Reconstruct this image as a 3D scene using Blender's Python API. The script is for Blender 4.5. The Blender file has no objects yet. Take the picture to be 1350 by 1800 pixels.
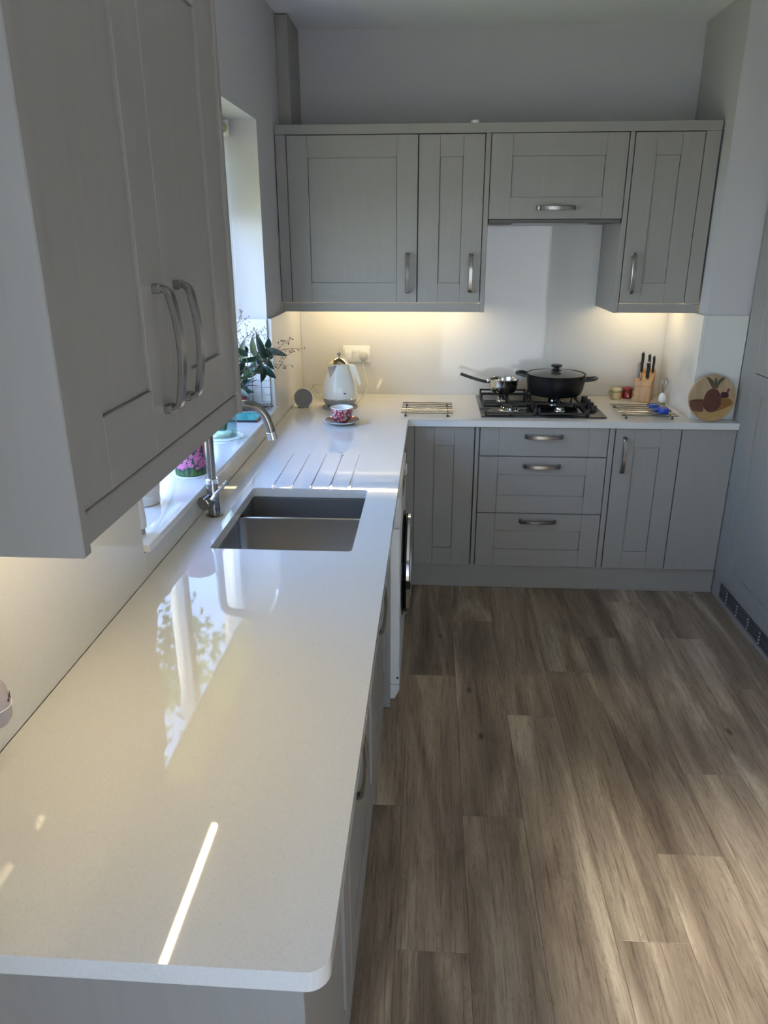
import bpy, bmesh, math, random
from mathutils import Vector, Matrix
random.seed(7)
PI = math.pi
SC = bpy.context.scene
COL = SC.collection

# ------------------------------------------------------------------ camera
cam_d = bpy.data.cameras.new('camera')
cam = bpy.data.objects.new('camera', cam_d); COL.objects.link(cam)
_r = Vector((0.9980602, 0.06222601, -0.00194058))
_u = Vector((-0.01965932, 0.34459088, 0.93854709))
_f = Vector((-0.05907075, 0.93668834, -0.34514576))
M = Matrix(((_r.x, _u.x, -_f.x, 0.7008), (_r.y, _u.y, -_f.y, -4.0457), (_r.z, _u.z, -_f.z, 1.6972), (0, 0, 0, 1)))
cam.matrix_world = M
cam_d.sensor_fit = 'VERTICAL'; cam_d.sensor_height = 36; cam_d.lens = 36 * 1303.54 / 1800
cam_d.clip_start = 0.02
SC.camera = cam

# ------------------------------------------------------------------ world, sun, exposure
SKY = 8.0
LED = 41.0
SUN = 24.0
W = bpy.data.worlds.new('world'); SC.world = W; W.use_nodes = True
nt = W.node_tree; nt.nodes.clear()
out = nt.nodes.new('ShaderNodeOutputWorld'); bg = nt.nodes.new('ShaderNodeBackground')
tc = nt.nodes.new('ShaderNodeTexCoord'); sep = nt.nodes.new('ShaderNodeSeparateXYZ')
rp = nt.nodes.new('ShaderNodeValToRGB')
rp.color_ramp.elements[0].position = 0.0; rp.color_ramp.elements[0].color = (0.74, 0.86, 1.0, 1)
rp.color_ramp.elements[1].position = 0.8; rp.color_ramp.elements[1].color = (0.27, 0.44, 1.0, 1)
_e = rp.color_ramp.elements.new(0.3); _e.color = (0.38, 0.59, 1.0, 1)
nt.links.new(tc.outputs['Generated'], sep.inputs[0]); nt.links.new(sep.outputs['Z'], rp.inputs[0])
nt.links.new(rp.outputs[0], bg.inputs[0]); bg.inputs[1].default_value = SKY
nt.links.new(bg.outputs[0], out.inputs[0])
sd = bpy.data.lights.new('sun', 'SUN'); sd.energy = SUN; sd.angle = 0.10; sd.color = (1, 0.95, 0.87)
sun = bpy.data.objects.new('sun', sd); COL.objects.link(sun)
sun.rotation_euler = Vector((0.08, 0.84, -0.53)).to_track_quat('-Z', 'Y').to_euler()
def portal(name, loc, normal, sx, sy):
    d = bpy.data.lights.new(name, 'AREA'); d.shape = 'RECTANGLE'; d.size = sx; d.size_y = sy
    o = bpy.data.objects.new(name, d); COL.objects.link(o); o.location = loc
    o.rotation_euler = Vector(normal).to_track_quat('-Z', 'Y').to_euler(); d.cycles.is_portal = True
    return o
portal('window_portal', (-0.27, -1.566, 1.56), (1, 0, 0), 1.62, 1.17)
portal('side_portal', (-0.27, -4.525, 1.55), (1, 0, 0), 1.12, 1.05)
portal('patio_portal', (1.45, -5.38, 1.12), (0, 1, 0), 1.4, 2.1)
SC.view_settings.view_transform = 'Standard'; SC.view_settings.look = 'None'
SC.view_settings.gamma = 1; SC.view_settings.use_curve_mapping = False
SC.view_settings.exposure = 0.36

# ------------------------------------------------------------------ materials
def mat(name, color=(0.5, 0.5, 0.5), rough=0.5, metal=0.0, spec=0.5, coat=0.0, emit=None, estr=0.0, alpha=None):
    m = bpy.data.materials.new(name); m.use_nodes = True
    b = m.node_tree.nodes['Principled BSDF']
    b.inputs['Base Color'].default_value = (*color, 1); b.inputs['Roughness'].default_value = rough
    b.inputs['Metallic'].default_value = metal; b.inputs['Specular IOR Level'].default_value = spec
    b.inputs['Coat Weight'].default_value = coat
    if emit: b.inputs['Emission Color'].default_value = (*emit, 1); b.inputs['Emission Strength'].default_value = estr
    return m
def bsdf(m): return m.node_tree.nodes['Principled BSDF']
def node(m, t, **kw):
    n = m.node_tree.nodes.new(t)
    for k, v in kw.items():
        if k in n.inputs: n.inputs[k].default_value = v
        else: setattr(n, k, v)
    return n
def link(m, a, b): m.node_tree.links.new(a, b)
def objco(m, scale=(1, 1, 1), rnd=False):
    t = node(m, 'ShaderNodeTexCoord'); mp = node(m, 'ShaderNodeMapping'); mp.inputs['Scale'].default_value = scale
    if rnd:
        oi = node(m, 'ShaderNodeObjectInfo'); mu = node(m, 'ShaderNodeMath', operation='MULTIPLY'); mu.inputs[1].default_value = 37.0
        link(m, oi.outputs['Random'], mu.inputs[0]); ad = node(m, 'ShaderNodeVectorMath', operation='ADD')
        link(m, t.outputs['Object'], ad.inputs[0]); link(m, mu.outputs[0], ad.inputs[1]); link(m, ad.outputs[0], mp.inputs[0])
    else: link(m, t.outputs['Object'], mp.inputs[0])
    return mp.outputs[0]
def ramp(m, fac, stops):
    r = node(m, 'ShaderNodeValToRGB'); e = r.color_ramp.elements
    while len(e) < len(stops): e.new(0.5)
    for el, (p, c) in zip(e, stops): el.position = p; el.color = (*c, 1)
    link(m, fac, r.inputs[0]); return r.outputs[0]
def bump(m, h, strength, dist):
    b = node(m, 'ShaderNodeBump'); b.inputs['Strength'].default_value = strength; b.inputs['Distance'].default_value = dist
    link(m, h, b.inputs['Height']); link(m, b.outputs[0], bsdf(m).inputs['Normal'])

def paint_mat(name, c, scale):
    m = mat(name, c, 0.42, spec=0.4)
    n = node(m, 'ShaderNodeTexNoise', Scale=1.0, Detail=4.0, Roughness=0.6, Distortion=0.4)
    link(m, objco(m, scale, True), n.inputs['Vector'])
    col = ramp(m, n.outputs[0], [(0.3, tuple(x * 0.97 for x in c)), (0.7, tuple(min(1, x * 1.03) for x in c))])
    link(m, col, bsdf(m).inputs['Base Color']); bump(m, n.outputs[0], 0.12, 0.001)
    return m
PC = (0.308, 0.290, 0.264)
PAINT = paint_mat('painted_wood_vertical_grain', PC, (60, 60, 4))
PAINTH = paint_mat('painted_wood_level_grain', PC, (4, 60, 60))
DARKGAP = mat('shadow_gap_dark', (0.02, 0.02, 0.02), 0.8)
CARC = mat('carcass_board', (0.10, 0.097, 0.09), 0.5)  # dark board colour holds the shade that shows through the door gaps

def wall_mat(name, c):
    m = mat(name, c, 0.85, spec=0.2)
    n = node(m, 'ShaderNodeTexNoise', Scale=220.0, Detail=3.0); link(m, objco(m), n.inputs['Vector']); bump(m, n.outputs[0], 0.12, 0.001)
    return m
WALL = wall_mat('matt_wall_paint', (0.545, 0.53, 0.535))
CEIL = wall_mat('ceiling_paint', (0.88, 0.88, 0.88))

def quartz_mat():
    m = mat('polished_quartz', (0.78, 0.76, 0.72), 0.028, spec=0.5)
    co = objco(m)
    v = node(m, 'ShaderNodeTexVoronoi', Scale=420.0); link(m, co, v.inputs['Vector'])
    n2 = node(m, 'ShaderNodeTexNoise', Scale=260.0, Detail=2.0); link(m, co, n2.inputs['Vector'])
    a = ramp(m, v.outputs['Color'], [(0.0, (0.58, 0.56, 0.52)), (0.1, (0.655, 0.64, 0.605)), (0.5, (0.675, 0.66, 0.625)), (1.0, (0.69, 0.675, 0.645))])
    b = ramp(m, n2.outputs[0], [(0.35, (0.97, 0.97, 0.965)), (0.6, (1, 1, 1))])
    mx = node(m, 'ShaderNodeMix', data_type='RGBA', blend_type='MULTIPLY'); mx.inputs[0].default_value = 1
    link(m, a, mx.inputs[6]); link(m, b, mx.inputs[7]); link(m, mx.outputs[2], bsdf(m).inputs['Base Color'])
    return m
QUARTZ = quartz_mat()

def plank_mat():
    m = mat('oak_vinyl_plank', (0.2, 0.16, 0.13), 0.42, spec=0.35)
    co = objco(m, (1, 1, 1), True)
    # broad wavy bands along the plank
    mp = node(m, 'ShaderNodeMapping'); mp.inputs['Scale'].default_value = (9, 1.1, 9); link(m, co, mp.inputs[0])
    n1 = node(m, 'ShaderNodeTexNoise', Scale=1.0, Detail=5.0, Roughness=0.55, Distortion=0.9); link(m, mp.outputs[0], n1.inputs['Vector'])
    mp2 = node(m, 'ShaderNodeMapping'); mp2.inputs['Scale'].default_value = (150, 5, 150); link(m, co, mp2.inputs[0])
    n2 = node(m, 'ShaderNodeTexNoise', Scale=1.0, Detail=6.0, Roughness=0.65, Distortion=0.6); link(m, mp2.outputs[0], n2.inputs['Vector'])
    mp3 = node(m, 'ShaderNodeMapping'); mp3.inputs['Scale'].default_value = (26, 2.2, 26); link(m, co, mp3.inputs[0])
    w = node(m, 'ShaderNodeTexNoise', Scale=1.0, Detail=3.0, Distortion=2.2); link(m, mp3.outputs[0], w.inputs['Vector'])
    w2 = node(m, 'ShaderNodeMath', operation='MULTIPLY'); w2.inputs[1].default_value = 9.0; link(m, w.outputs[0], w2.inputs[0])
    w3 = node(m, 'ShaderNodeMath', operation='PINGPONG'); w3.inputs[1].default_value = 0.5; link(m, w2.outputs[0], w3.inputs[0])
    c1 = ramp(m, n1.outputs[0], [(0.28, (0.19, 0.136, 0.096)), (0.43, (0.315, 0.232, 0.165)), (0.55, (0.43, 0.325, 0.232)), (0.68, (0.64, 0.51, 0.37))])
    c2 = ramp(m, n2.outputs[0], [(0.32, (0.50, 0.48, 0.46)), (0.46, (0.95, 0.95, 0.95)), (0.8, (1.12, 1.12, 1.12))])
    c3 = ramp(m, w3.outputs[0], [(0.0, (0.74, 0.73, 0.72)), (0.16, (1, 1, 1)), (0.5, (1.06, 1.06, 1.06))])
    mx = node(m, 'ShaderNodeMix', data_type='RGBA', blend_type='MULTIPLY'); mx.inputs[0].default_value = 1
    link(m, c1, mx.inputs[6]); link(m, c2, mx.inputs[7])
    mx2 = node(m, 'ShaderNodeMix', data_type='RGBA', blend_type='MULTIPLY'); mx2.inputs[0].default_value = 0.8
    link(m, mx.outputs[2], mx2.inputs[6]); link(m, c3, mx2.inputs[7])
    # knots
    mk = node(m, 'ShaderNodeMapping'); mk.inputs['Scale'].default_value = (5.0, 2.2, 5.0); link(m, co, mk.inputs[0])
    vk = node(m, 'ShaderNodeTexVoronoi', Scale=1.0); link(m, mk.outputs[0], vk.inputs['Vector'])
    ck = ramp(m, vk.outputs['Distance'], [(0.0, (0.22, 0.18, 0.16)), (0.026, (0.4, 0.36, 0.33)), (0.062, (1, 1, 1))])
    mx3 = node(m, 'ShaderNodeMix', data_type='RGBA', blend_type='MULTIPLY'); mx3.inputs[0].default_value = 1
    link(m, mx2.outputs[2], mx3.inputs[6]); link(m, ck, mx3.inputs[7])
    oi = node(m, 'ShaderNodeObjectInfo'); hv = node(m, 'ShaderNodeHueSaturation')
    mr = node(m, 'ShaderNodeMapRange'); mr.inputs[3].default_value = 0.76; mr.inputs[4].default_value = 1.04
    link(m, oi.outputs['Random'], mr.inputs[0]); link(m, mr.outputs[0], hv.inputs['Value']); link(m, mx3.outputs[2], hv.inputs['Color'])
    link(m, hv.outputs[0], bsdf(m).inputs['Base Color']); bump(m, n2.outputs[0], 0.25, 0.0006)
    return m
PLANK = plank_mat()

def brushed(name, c, rough, scale, strength=0.08):
    m = mat(name, c, rough, metal=1.0)
    n = node(m, 'ShaderNodeTexNoise', Scale=1.0, Detail=2.0); link(m, objco(m, scale), n.inputs['Vector']); bump(m, n.outputs[0], strength, 0.0004)
    return m
STEEL = brushed('brushed_steel', (0.30, 0.282, 0.262), 0.22, (400, 400, 30))
DARKST = mat('dark_polished_steel', (0.20, 0.19, 0.18), 0.15, metal=1.0)
SINKST = brushed('satin_sink_steel', (0.52, 0.505, 0.48), 0.30, (20, 300, 300))
CHROME = mat('polished_chrome', (0.75, 0.75, 0.75), 0.08, metal=1.0)
GOLDCHROME = mat('warm_chrome', (0.85, 0.74, 0.5), 0.1, metal=1.0)
PANST = mat('pan_steel', (0.62, 0.60, 0.57), 0.16, metal=1.0)
BLACKGL = mat('black_enamel', (0.008, 0.008, 0.009), 0.08, spec=0.6)
BLACKM = mat('black_cast_iron', (0.006, 0.006, 0.0065), 0.4)
BLACKP = mat('black_plastic', (0.015, 0.015, 0.016), 0.35)
BLACKPOT = mat('black_nonstick', (0.006, 0.006, 0.0065), 0.36, spec=0.35)
LIDGLASS = mat('smoked_lid', (0.10, 0.10, 0.10), 0.12, metal=0.3)
WHITEP = mat('white_plastic', (0.78, 0.77, 0.73), 0.35)
WHITEGL = mat('white_gloss', (0.80, 0.80, 0.79), 0.15)
APPL = mat('white_appliance_enamel', (0.72, 0.72, 0.72), 0.3)
CERAM = mat('white_ceramic', (0.85, 0.85, 0.84), 0.12)
CREAM = mat('cream_gloss_enamel', (0.86, 0.84, 0.76), 0.12)
GREYPL = mat('warm_grey_plastic', (0.32, 0.30, 0.27), 0.4)
CORDM = mat('white_cord', (0.55, 0.53, 0.47), 0.5)
FABRIC = mat('grey_mesh_fabric', (0.25, 0.25, 0.25), 0.9)
_n = node(FABRIC, 'ShaderNodeTexVoronoi', Scale=900.0); link(FABRIC, objco(FABRIC), _n.inputs['Vector']); bump(FABRIC, _n.outputs['Distance'], 0.4, 0.001)
BLUEPL = mat('bright_blue_plastic', (0.01, 0.06, 0.42), 0.25)
BLUETR = mat('pale_blue_translucent_plastic', (0.05, 0.14, 0.55), 0.2); bsdf(BLUETR).inputs['Transmission Weight'].default_value = 0.45
LEAFM = mat('dark_leaf', (0.008, 0.030, 0.017), 0.32, spec=0.5)
STEMG = mat('green_stem', (0.06, 0.14, 0.04), 0.5)
TWIG = mat('brown_twig', (0.10, 0.065, 0.045), 0.7)
BERRY = mat('dark_red_berry', (0.06, 0.012, 0.012), 0.35)
REDPOT = mat('dusky_red_pot', (0.22, 0.05, 0.045), 0.5)
SOIL = mat('soil', (0.03, 0.02, 0.015), 0.9)
TEAL = mat('teal_glass_tile', (0.02, 0.30, 0.28), 0.05, coat=0.5)
DARKRIM = mat('dark_edge', (0.012, 0.02, 0.02), 0.3)
LACE = mat('white_cotton_lace', (0.80, 0.80, 0.78), 0.9)
GRILLE = mat('dark_grille_metal', (0.16, 0.165, 0.17), 0.35, metal=0.6)
RINGED = mat('white_ringed_stoneware', (0.62, 0.60, 0.58), 0.5)
UPVC = mat('white_upvc', (0.80, 0.80, 0.80), 0.3)
LILAC = mat('pale_lilac_plastic', (0.55, 0.48, 0.50), 0.25); bsdf(LILAC).inputs['Transmission Weight'].default_value = 0.3
INKM = mat('dark_print', (0.03, 0.03, 0.05), 0.5)
REDJAR = mat('red_glazed_jar', (0.28, 0.008, 0.010), 0.15)
JARCREAM = mat('yellow_cream_jar', (0.62, 0.48, 0.22), 0.2)
JARLID = mat('pale_yellow_lid', (0.70, 0.62, 0.34), 0.3)
LEDM = mat('led_strip_glow', (1, 0.9, 0.7), 0.5, emit=(1.0, 0.80, 0.47), estr=LED)
def wood_mat(name, a, b, sc=(40, 40, 6)):
    m = mat(name, a, 0.45)
    n = node(m, 'ShaderNodeTexNoise', Scale=1.0, Detail=4.0, Distortion=0.5); link(m, objco(m, sc), n.inputs['Vector'])
    link(m, ramp(m, n.outputs[0], [(0.3, a), (0.7, b)]), bsdf(m).inputs['Base Color']); return m
BEECH = wood_mat('beech_wood', (0.46, 0.25, 0.10), (0.60, 0.36, 0.17))
PALEW = wood_mat('pale_veneer', (0.36, 0.24, 0.13), (0.45, 0.32, 0.19), (60, 60, 8))
BOWLW = wood_mat('straw_veneer', (0.36, 0.22, 0.07), (0.45, 0.29, 0.11), (8, 60, 60))
MAHOG = wood_mat('red_brown_veneer', (0.075, 0.018, 0.010), (0.125, 0.035, 0.018), (90, 90, 60))
MAHOG2 = wood_mat('brown_veneer', (0.10, 0.035, 0.02), (0.16, 0.06, 0.035), (20, 60, 60))
GREENV = wood_mat('olive_veneer', (0.06, 0.05, 0.03), (0.11, 0.09, 0.055), (60, 60, 20))
OCHREV = wood_mat('ochre_veneer', (0.19, 0.085, 0.012), (0.27, 0.13, 0.025), (40, 40, 40))
PURPV = wood_mat('dark_plum_veneer', (0.045, 0.010, 0.014), (0.07, 0.02, 0.02), (50, 50, 50))
LEVERW = BLACKP
def glass_mat(name, tint=(0.96, 0.98, 0.97)):
    m = bpy.data.materials.new(name); m.use_nodes = True; n = m.node_tree; n.nodes.clear()
    o = n.nodes.new('ShaderNodeOutputMaterial'); t = n.nodes.new('ShaderNodeBsdfTransparent'); t.inputs[0].default_value = (*tint, 1)
    g = n.nodes.new('ShaderNodeBsdfGlossy'); g.inputs['Roughness'].default_value = 0.02
    f = n.nodes.new('ShaderNodeFresnel'); ge = n.nodes.new('ShaderNodeNewGeometry'); ir = n.nodes.new('ShaderNodeMapRange'); ir.inputs[3].default_value = 1.45; ir.inputs[4].default_value = 1 / 1.45; n.links.new(ge.outputs['Backfacing'], ir.inputs[0]); n.links.new(ir.outputs[0], f.inputs[0]); mx = n.nodes.new('ShaderNodeMixShader')
    n.links.new(f.outputs[0], mx.inputs[0]); n.links.new(t.outputs[0], mx.inputs[1]); n.links.new(g.outputs[0], mx.inputs[2]); n.links.new(mx.outputs[0], o.inputs[0])
    return m
PANE = glass_mat('window_glass'); VASEG = glass_mat('vase_glass', (0.86, 0.94, 0.93)); WATER = glass_mat('vase_water', (0.80, 0.90, 0.90))
def blind_mat():
    m = bpy.data.materials.new('cream_blind_fabric'); m.use_nodes = True; n = m.node_tree; n.nodes.clear()
    o = n.nodes.new('ShaderNodeOutputMaterial'); d = n.nodes.new('ShaderNodeBsdfDiffuse'); d.inputs[0].default_value = (0.8, 0.76, 0.55, 1)
    t = n.nodes.new('ShaderNodeBsdfTranslucent'); t.inputs[0].default_value = (0.80, 0.72, 0.36, 1); mx = n.nodes.new('ShaderNodeMixShader'); mx.inputs[0].default_value = 0.55
    n.links.new(d.outputs[0], mx.inputs[1]); n.links.new(t.outputs[0], mx.inputs[2]); n.links.new(mx.outputs[0], o.inputs[0]); return m
BLIND = blind_mat()
def cup_mat():
    m = mat('red_floral_china', (0.3, 0.02, 0.04), 0.15)
    v = node(m, 'ShaderNodeTexVoronoi', Scale=150.0); link(m, objco(m), v.inputs['Vector'])
    col = ramp(m, v.outputs['Color'], [(0.0, (0.30, 0.015, 0.04)), (0.35, (0.42, 0.03, 0.07)), (0.45, (0.55, 0.50, 0.46)), (0.58, (0.62, 0.25, 0.25)), (0.7, (0.10, 0.10, 0.10)), (0.9, (0.25, 0.02, 0.03))])
    m.node_tree.nodes[-1].color_ramp.interpolation = 'CONSTANT' if m.node_tree.nodes[-1].type == 'VALTORGB' else 'LINEAR'
    link(m, col, bsdf(m).inputs['Base Color']); return m
FLORAL = cup_mat()
LAWN = mat('sunlit_lawn', (0.30, 0.29, 0.09), 0.9)
HEDGE = mat('hedge_green', (0.08, 0.16, 0.04), 0.9)
PETAL = mat('pink_petal_print', (0.80, 0.26, 0.55), 0.4)
PETALD = mat('magenta_print', (0.35, 0.02, 0.12), 0.4)
TINBG = mat('dark_green_print', (0.03, 0.07, 0.05), 0.3)
TINGREEN = mat('leaf_green_print', (0.08, 0.18, 0.05), 0.3)

# ------------------------------------------------------------------ helpers
def Tr(x, y, z): return Matrix.Translation((x, y, z))
def Rz(a): return Matrix.Rotation(a, 4, 'Z')
def Rx(a): return Matrix.Rotation(a, 4, 'X')
def Ry(a): return Matrix.Rotation(a, 4, 'Y')
def B(): return bmesh.new()
def bx(bm, x0, x1, y0, y1, z0, z1, bev=0.0, seg=1, mi=0, M=None):
    r = bmesh.ops.create_cube(bm, size=1.0)
    vs = r['verts']
    for v in vs: v.co = Vector((x0 + (v.co.x + .5) * (x1 - x0), y0 + (v.co.y + .5) * (y1 - y0), z0 + (v.co.z + .5) * (z1 - z0)))
    fs = {f for v in vs for f in v.link_faces}
    for f in fs: f.material_index = mi
    if bev > 0:
        es = {e for v in vs for e in v.link_edges}
        r2 = bmesh.ops.bevel(bm, geom=list(es), offset=bev, segments=seg, profile=0.5, affect='EDGES')
        vs = {v for f in r2['faces'] for v in f.verts} | {v for v in vs if v.is_valid}
        for f in r2['faces']: f.material_index = mi
    if M is not None: bmesh.ops.transform(bm, matrix=M, verts=list(vs))
    return vs
def ring(bm, c, r, seg, a0=0):
    return [bm.verts.new((c[0] + r * math.cos(a0 + 2 * PI * i / seg), c[1] + r * math.sin(a0 + 2 * PI * i / seg), c[2])) for i in range(seg)]
def loft(bm, loops, closed=True, capa=True, capb=True, mi=0):
    n = len(loops[0])
    for a, b in zip(loops, loops[1:]):
        for i in range(n if closed else n - 1):
            j = (i + 1) % n
            f = bm.faces.new((a[i], a[j], b[j], b[i])); f.material_index = mi
    if capa: bm.faces.new(list(reversed(loops[0]))).material_index = mi
    if capb: bm.faces.new(loops[-1]).material_index = mi
def lathe(bm, prof, seg=32, c=(0, 0, 0), capa=True, capb=True, mi=0, M=None):
    loops = [ring(bm, (c[0], c[1], c[2] + z), max(r, 1e-5), seg) for r, z in prof]
    loft(bm, loops, True, capa, capb, mi)
    if M is not None: bmesh.ops.transform(bm, matrix=M, verts=[v for l in loops for v in l])
def tube(bm, pts, r, seg=8, mi=0, rad=None):
    pts = [Vector(p) for p in pts]; loops = []
    t0 = (pts[1] - pts[0]).normalized(); n = t0.orthogonal().normalized()
    for i, p in enumerate(pts):
        t = (pts[min(i + 1, len(pts) - 1)] - pts[max(i - 1, 0)]).normalized()
        n = (n - t * n.dot(t)).normalized(); b = t.cross(n); rr = rad[i] if rad else r
        loops.append([bm.verts.new(p + n * rr * math.cos(2 * PI * k / seg) + b * rr * math.sin(2 * PI * k / seg)) for k in range(seg)])
    loft(bm, loops, mi=mi)
def bez(pts, n=24):
    pts = [Vector(p) for p in pts]; P = [pts[0] * 2 - pts[1]] + pts + [pts[-1] * 2 - pts[-2]]; out = []
    m = len(pts) - 1
    for k in range(n + 1):
        u = k / n * m; i = min(int(u), m - 1); t = u - i; a, b, c, d = P[i:i + 4]
        out.append(0.5 * ((2 * b) + (c - a) * t + (2 * a - 5 * b + 4 * c - d) * t * t + (3 * b - a - 3 * c + d) * t ** 3))
    return out
def ribbon(bm, pts, side, w, t):
    """flat bar swept along pts, WIDTH w along the fixed vector side"""
    pts = [Vector(p) for p in pts]; side = Vector(side).normalized(); loops = []
    c = min(w, t) * 0.18
    for i, p in enumerate(pts):
        tg = (pts[min(i + 1, len(pts) - 1)] - pts[max(i - 1, 0)]).normalized(); nn = side.cross(tg).normalized()
        loops.append([bm.verts.new(p + side * a + nn * b) for a, b in ((-w/2+c, -t/2), (w/2-c, -t/2), (w/2, -t/2+c), (w/2, t/2-c), (w/2-c, t/2), (-w/2+c, t/2), (-w/2, t/2-c), (-w/2, -t/2+c))])
    loft(bm, loops)
def sphere(bm, c, r, u=10, v=6, sc=(1, 1, 1), mi=0):
    loops = []
    for j in range(1, v):
        a = PI * j / v
        loops.append([bm.verts.new((c[0] + sc[0] * r * math.sin(a) * math.cos(2 * PI * i / u), c[1] + sc[1] * r * math.sin(a) * math.sin(2 * PI * i / u), c[2] - sc[2] * r * math.cos(a))) for i in range(u)])
    loft(bm, loops, capa=False, capb=False, mi=mi)
    a = bm.verts.new((c[0], c[1], c[2] - sc[2] * r)); b = bm.verts.new((c[0], c[1], c[2] + sc[2] * r))
    for i in range(u):
        j = (i + 1) % u
        bm.faces.new((a, loops[0][j], loops[0][i])).material_index = mi; bm.faces.new((b, loops[-1][i], loops[-1][j])).material_index = mi
def prism(bm, poly, z0, z1, M=None, mi=0):
    a = [bm.verts.new((x, y, z0)) for x, y in poly]; b = [bm.verts.new((x, y, z1)) for x, y in poly]
    loft(bm, [a, b], mi=mi)
    if M is not None: bmesh.ops.transform(bm, matrix=M, verts=a + b)
def wmat(o):
    m = Matrix.LocRotScale(o.location, o.rotation_euler, o.scale)
    return wmat(o.parent) @ m if o.parent else m
def obj(name, bm, m, parent=None, local=False, smooth=0.6, label=None, kind=None, recalc=True, origin=None):
    """one mesh object; geometry in world coordinates unless local"""
    if recalc: bmesh.ops.recalc_face_normals(bm, faces=bm.faces)
    org = Matrix.Translation(origin) if origin else None
    if parent and not local: bmesh.ops.transform(bm, matrix=wmat(parent).inverted(), verts=bm.verts)
    elif org and not parent: bmesh.ops.transform(bm, matrix=org.inverted(), verts=bm.verts)
    if smooth:
        for f in bm.faces: f.smooth = True
        for e in bm.edges: e.smooth = len(e.link_faces) == 2 and e.calc_face_angle(0) < smooth
    me = bpy.data.meshes.new(name); bm.to_mesh(me); bm.free()
    for x in (m if isinstance(m, (list, tuple)) else [m]): me.materials.append(x)
    o = bpy.data.objects.new(name, me); COL.objects.link(o)
    if parent: o.parent = parent
    elif origin: o.location = origin
    if label: o['label'] = label
    if kind: o['kind'] = kind
    return o
def thing(name, label, cat, loc=(0, 0, 0), rz=0, group=None):
    o = bpy.data.objects.new(name, None); COL.objects.link(o); o.location = loc; o.rotation_euler = (0, 0, rz); o.empty_display_size = 0.05
    o['label'] = label; o['category'] = cat
    if group: o['group'] = group
    return o
def tag(o, label, cat, group=None):
    o['label'] = label; o['category'] = cat
    if group: o['group'] = group
    return o
def box_obj(name, m, parent, *a, bev=0.0015, **kw):
    bm = B(); bx(bm, *a, bev=bev); return obj(name, bm, m, parent, **kw)

# dimensions (metres); x to the right, y away from the camera, floor top at FZ
FZ = 0.02; H = 0.8991; T = 0.0314; W1 = 0.596; W2 = 0.6115; L = 3.43
WR = 1.9224; XT = 2.1253; YN = 0.5269; ZS = 1.372; ZC = 2.633
XD = 0.558; YD = 0.5986; YW = 0.4077; ZB = 0.153; ZT = 0.864
XR = 2.745; YF = -5.4

# ------------------------------------------------------------------ setting
bm = B(); bx(bm, -0.4, XR + 0.1, YF - 0.2, 0.3, -0.05, FZ - 0.006)
floor = obj('floor', bm, PLANK, kind='structure', smooth=0)
seams = {0: -2.17, 1: -2.675, 2: -2.20, 3: -1.67, 4: -2.615, 5: -2.32, 6: -1.964, 7: -2.31, 8: -1.443, 9: -2.05, 10: -1.72, 11: -2.5, -1: -1.9, -2: -2.5}
pm = {}
for ci, ys in seams.items():
    x0 = 0.453 + 0.1866 * ci
    if x0 > XR: continue
    y = ys - 1.257 * 5
    while y < 0:
        a, b = max(y, YF), min(y + 1.257, 0.0)
        if b - a > 0.05:
            ln = round(b - a, 3); x1 = min(x0 + 0.1866, XR)
            key = (ln, round(x1 - x0, 3))
            if key not in pm:
                q = B(); bx(q, 0.0003, x1 - x0 - 0.0003, 0.0003, ln - 0.0003, -0.006, 0, bev=0.0006)
                o = obj('plank', q, PLANK, floor, local=True, smooth=0); pm[key] = o.data
            else:
                o = bpy.data.objects.new('plank', pm[key]); COL.objects.link(o); o.parent = floor
            o.location = (x0, a, FZ)
        y += 1.257

def wall(name, boxes, m=WALL):
    q = B()
    for b in boxes: bx(q, *b)
    return obj(name, q, m, kind='structure', smooth=0)
WY0, WY1, WZ0, WZ1 = -2.385, -0.752, 0.966, 2.1485
XL = -0.0176
wall('wall_left', [(-0.32, XL, YF, -5.1, FZ - .02, ZC), (-0.32, XL, -5.1, -3.95, FZ - .02, 1.0), (-0.32, XL, -5.1, -3.95, 2.1, ZC), (-0.32, XL, -3.95, WY0, FZ - .02, ZC), (-0.32, XL, WY1, 0.2, FZ - .02, ZC), (-0.32, XL, WY0, WY1, FZ - .02, WZ0), (-0.32, XL, WY0, WY1, WZ1, ZC)])
wall('wall_back', [(-0.32, XR + .2, 0.0176, 0.2, FZ - .02, ZC)])
wall('wall_right', [(XR, XR + 0.2, YF, 0.0176, FZ - .02, ZC), (WR + 0.018, XR, -YN + 0.018, 0.0176, FZ - .02, ZC)])
wall('wall_front', [(-0.32, 0.75, YF - .2, YF, FZ - .02, ZC), (2.15, XR + .2, YF - .2, YF, FZ - .02, ZC), (0.75, 2.15, YF - .2, YF, 2.17, ZC)])
wall('ceiling', [(-0.32, XR + .2, YF - .2, 0.2, ZC, ZC + 0.15)], CEIL)

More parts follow.
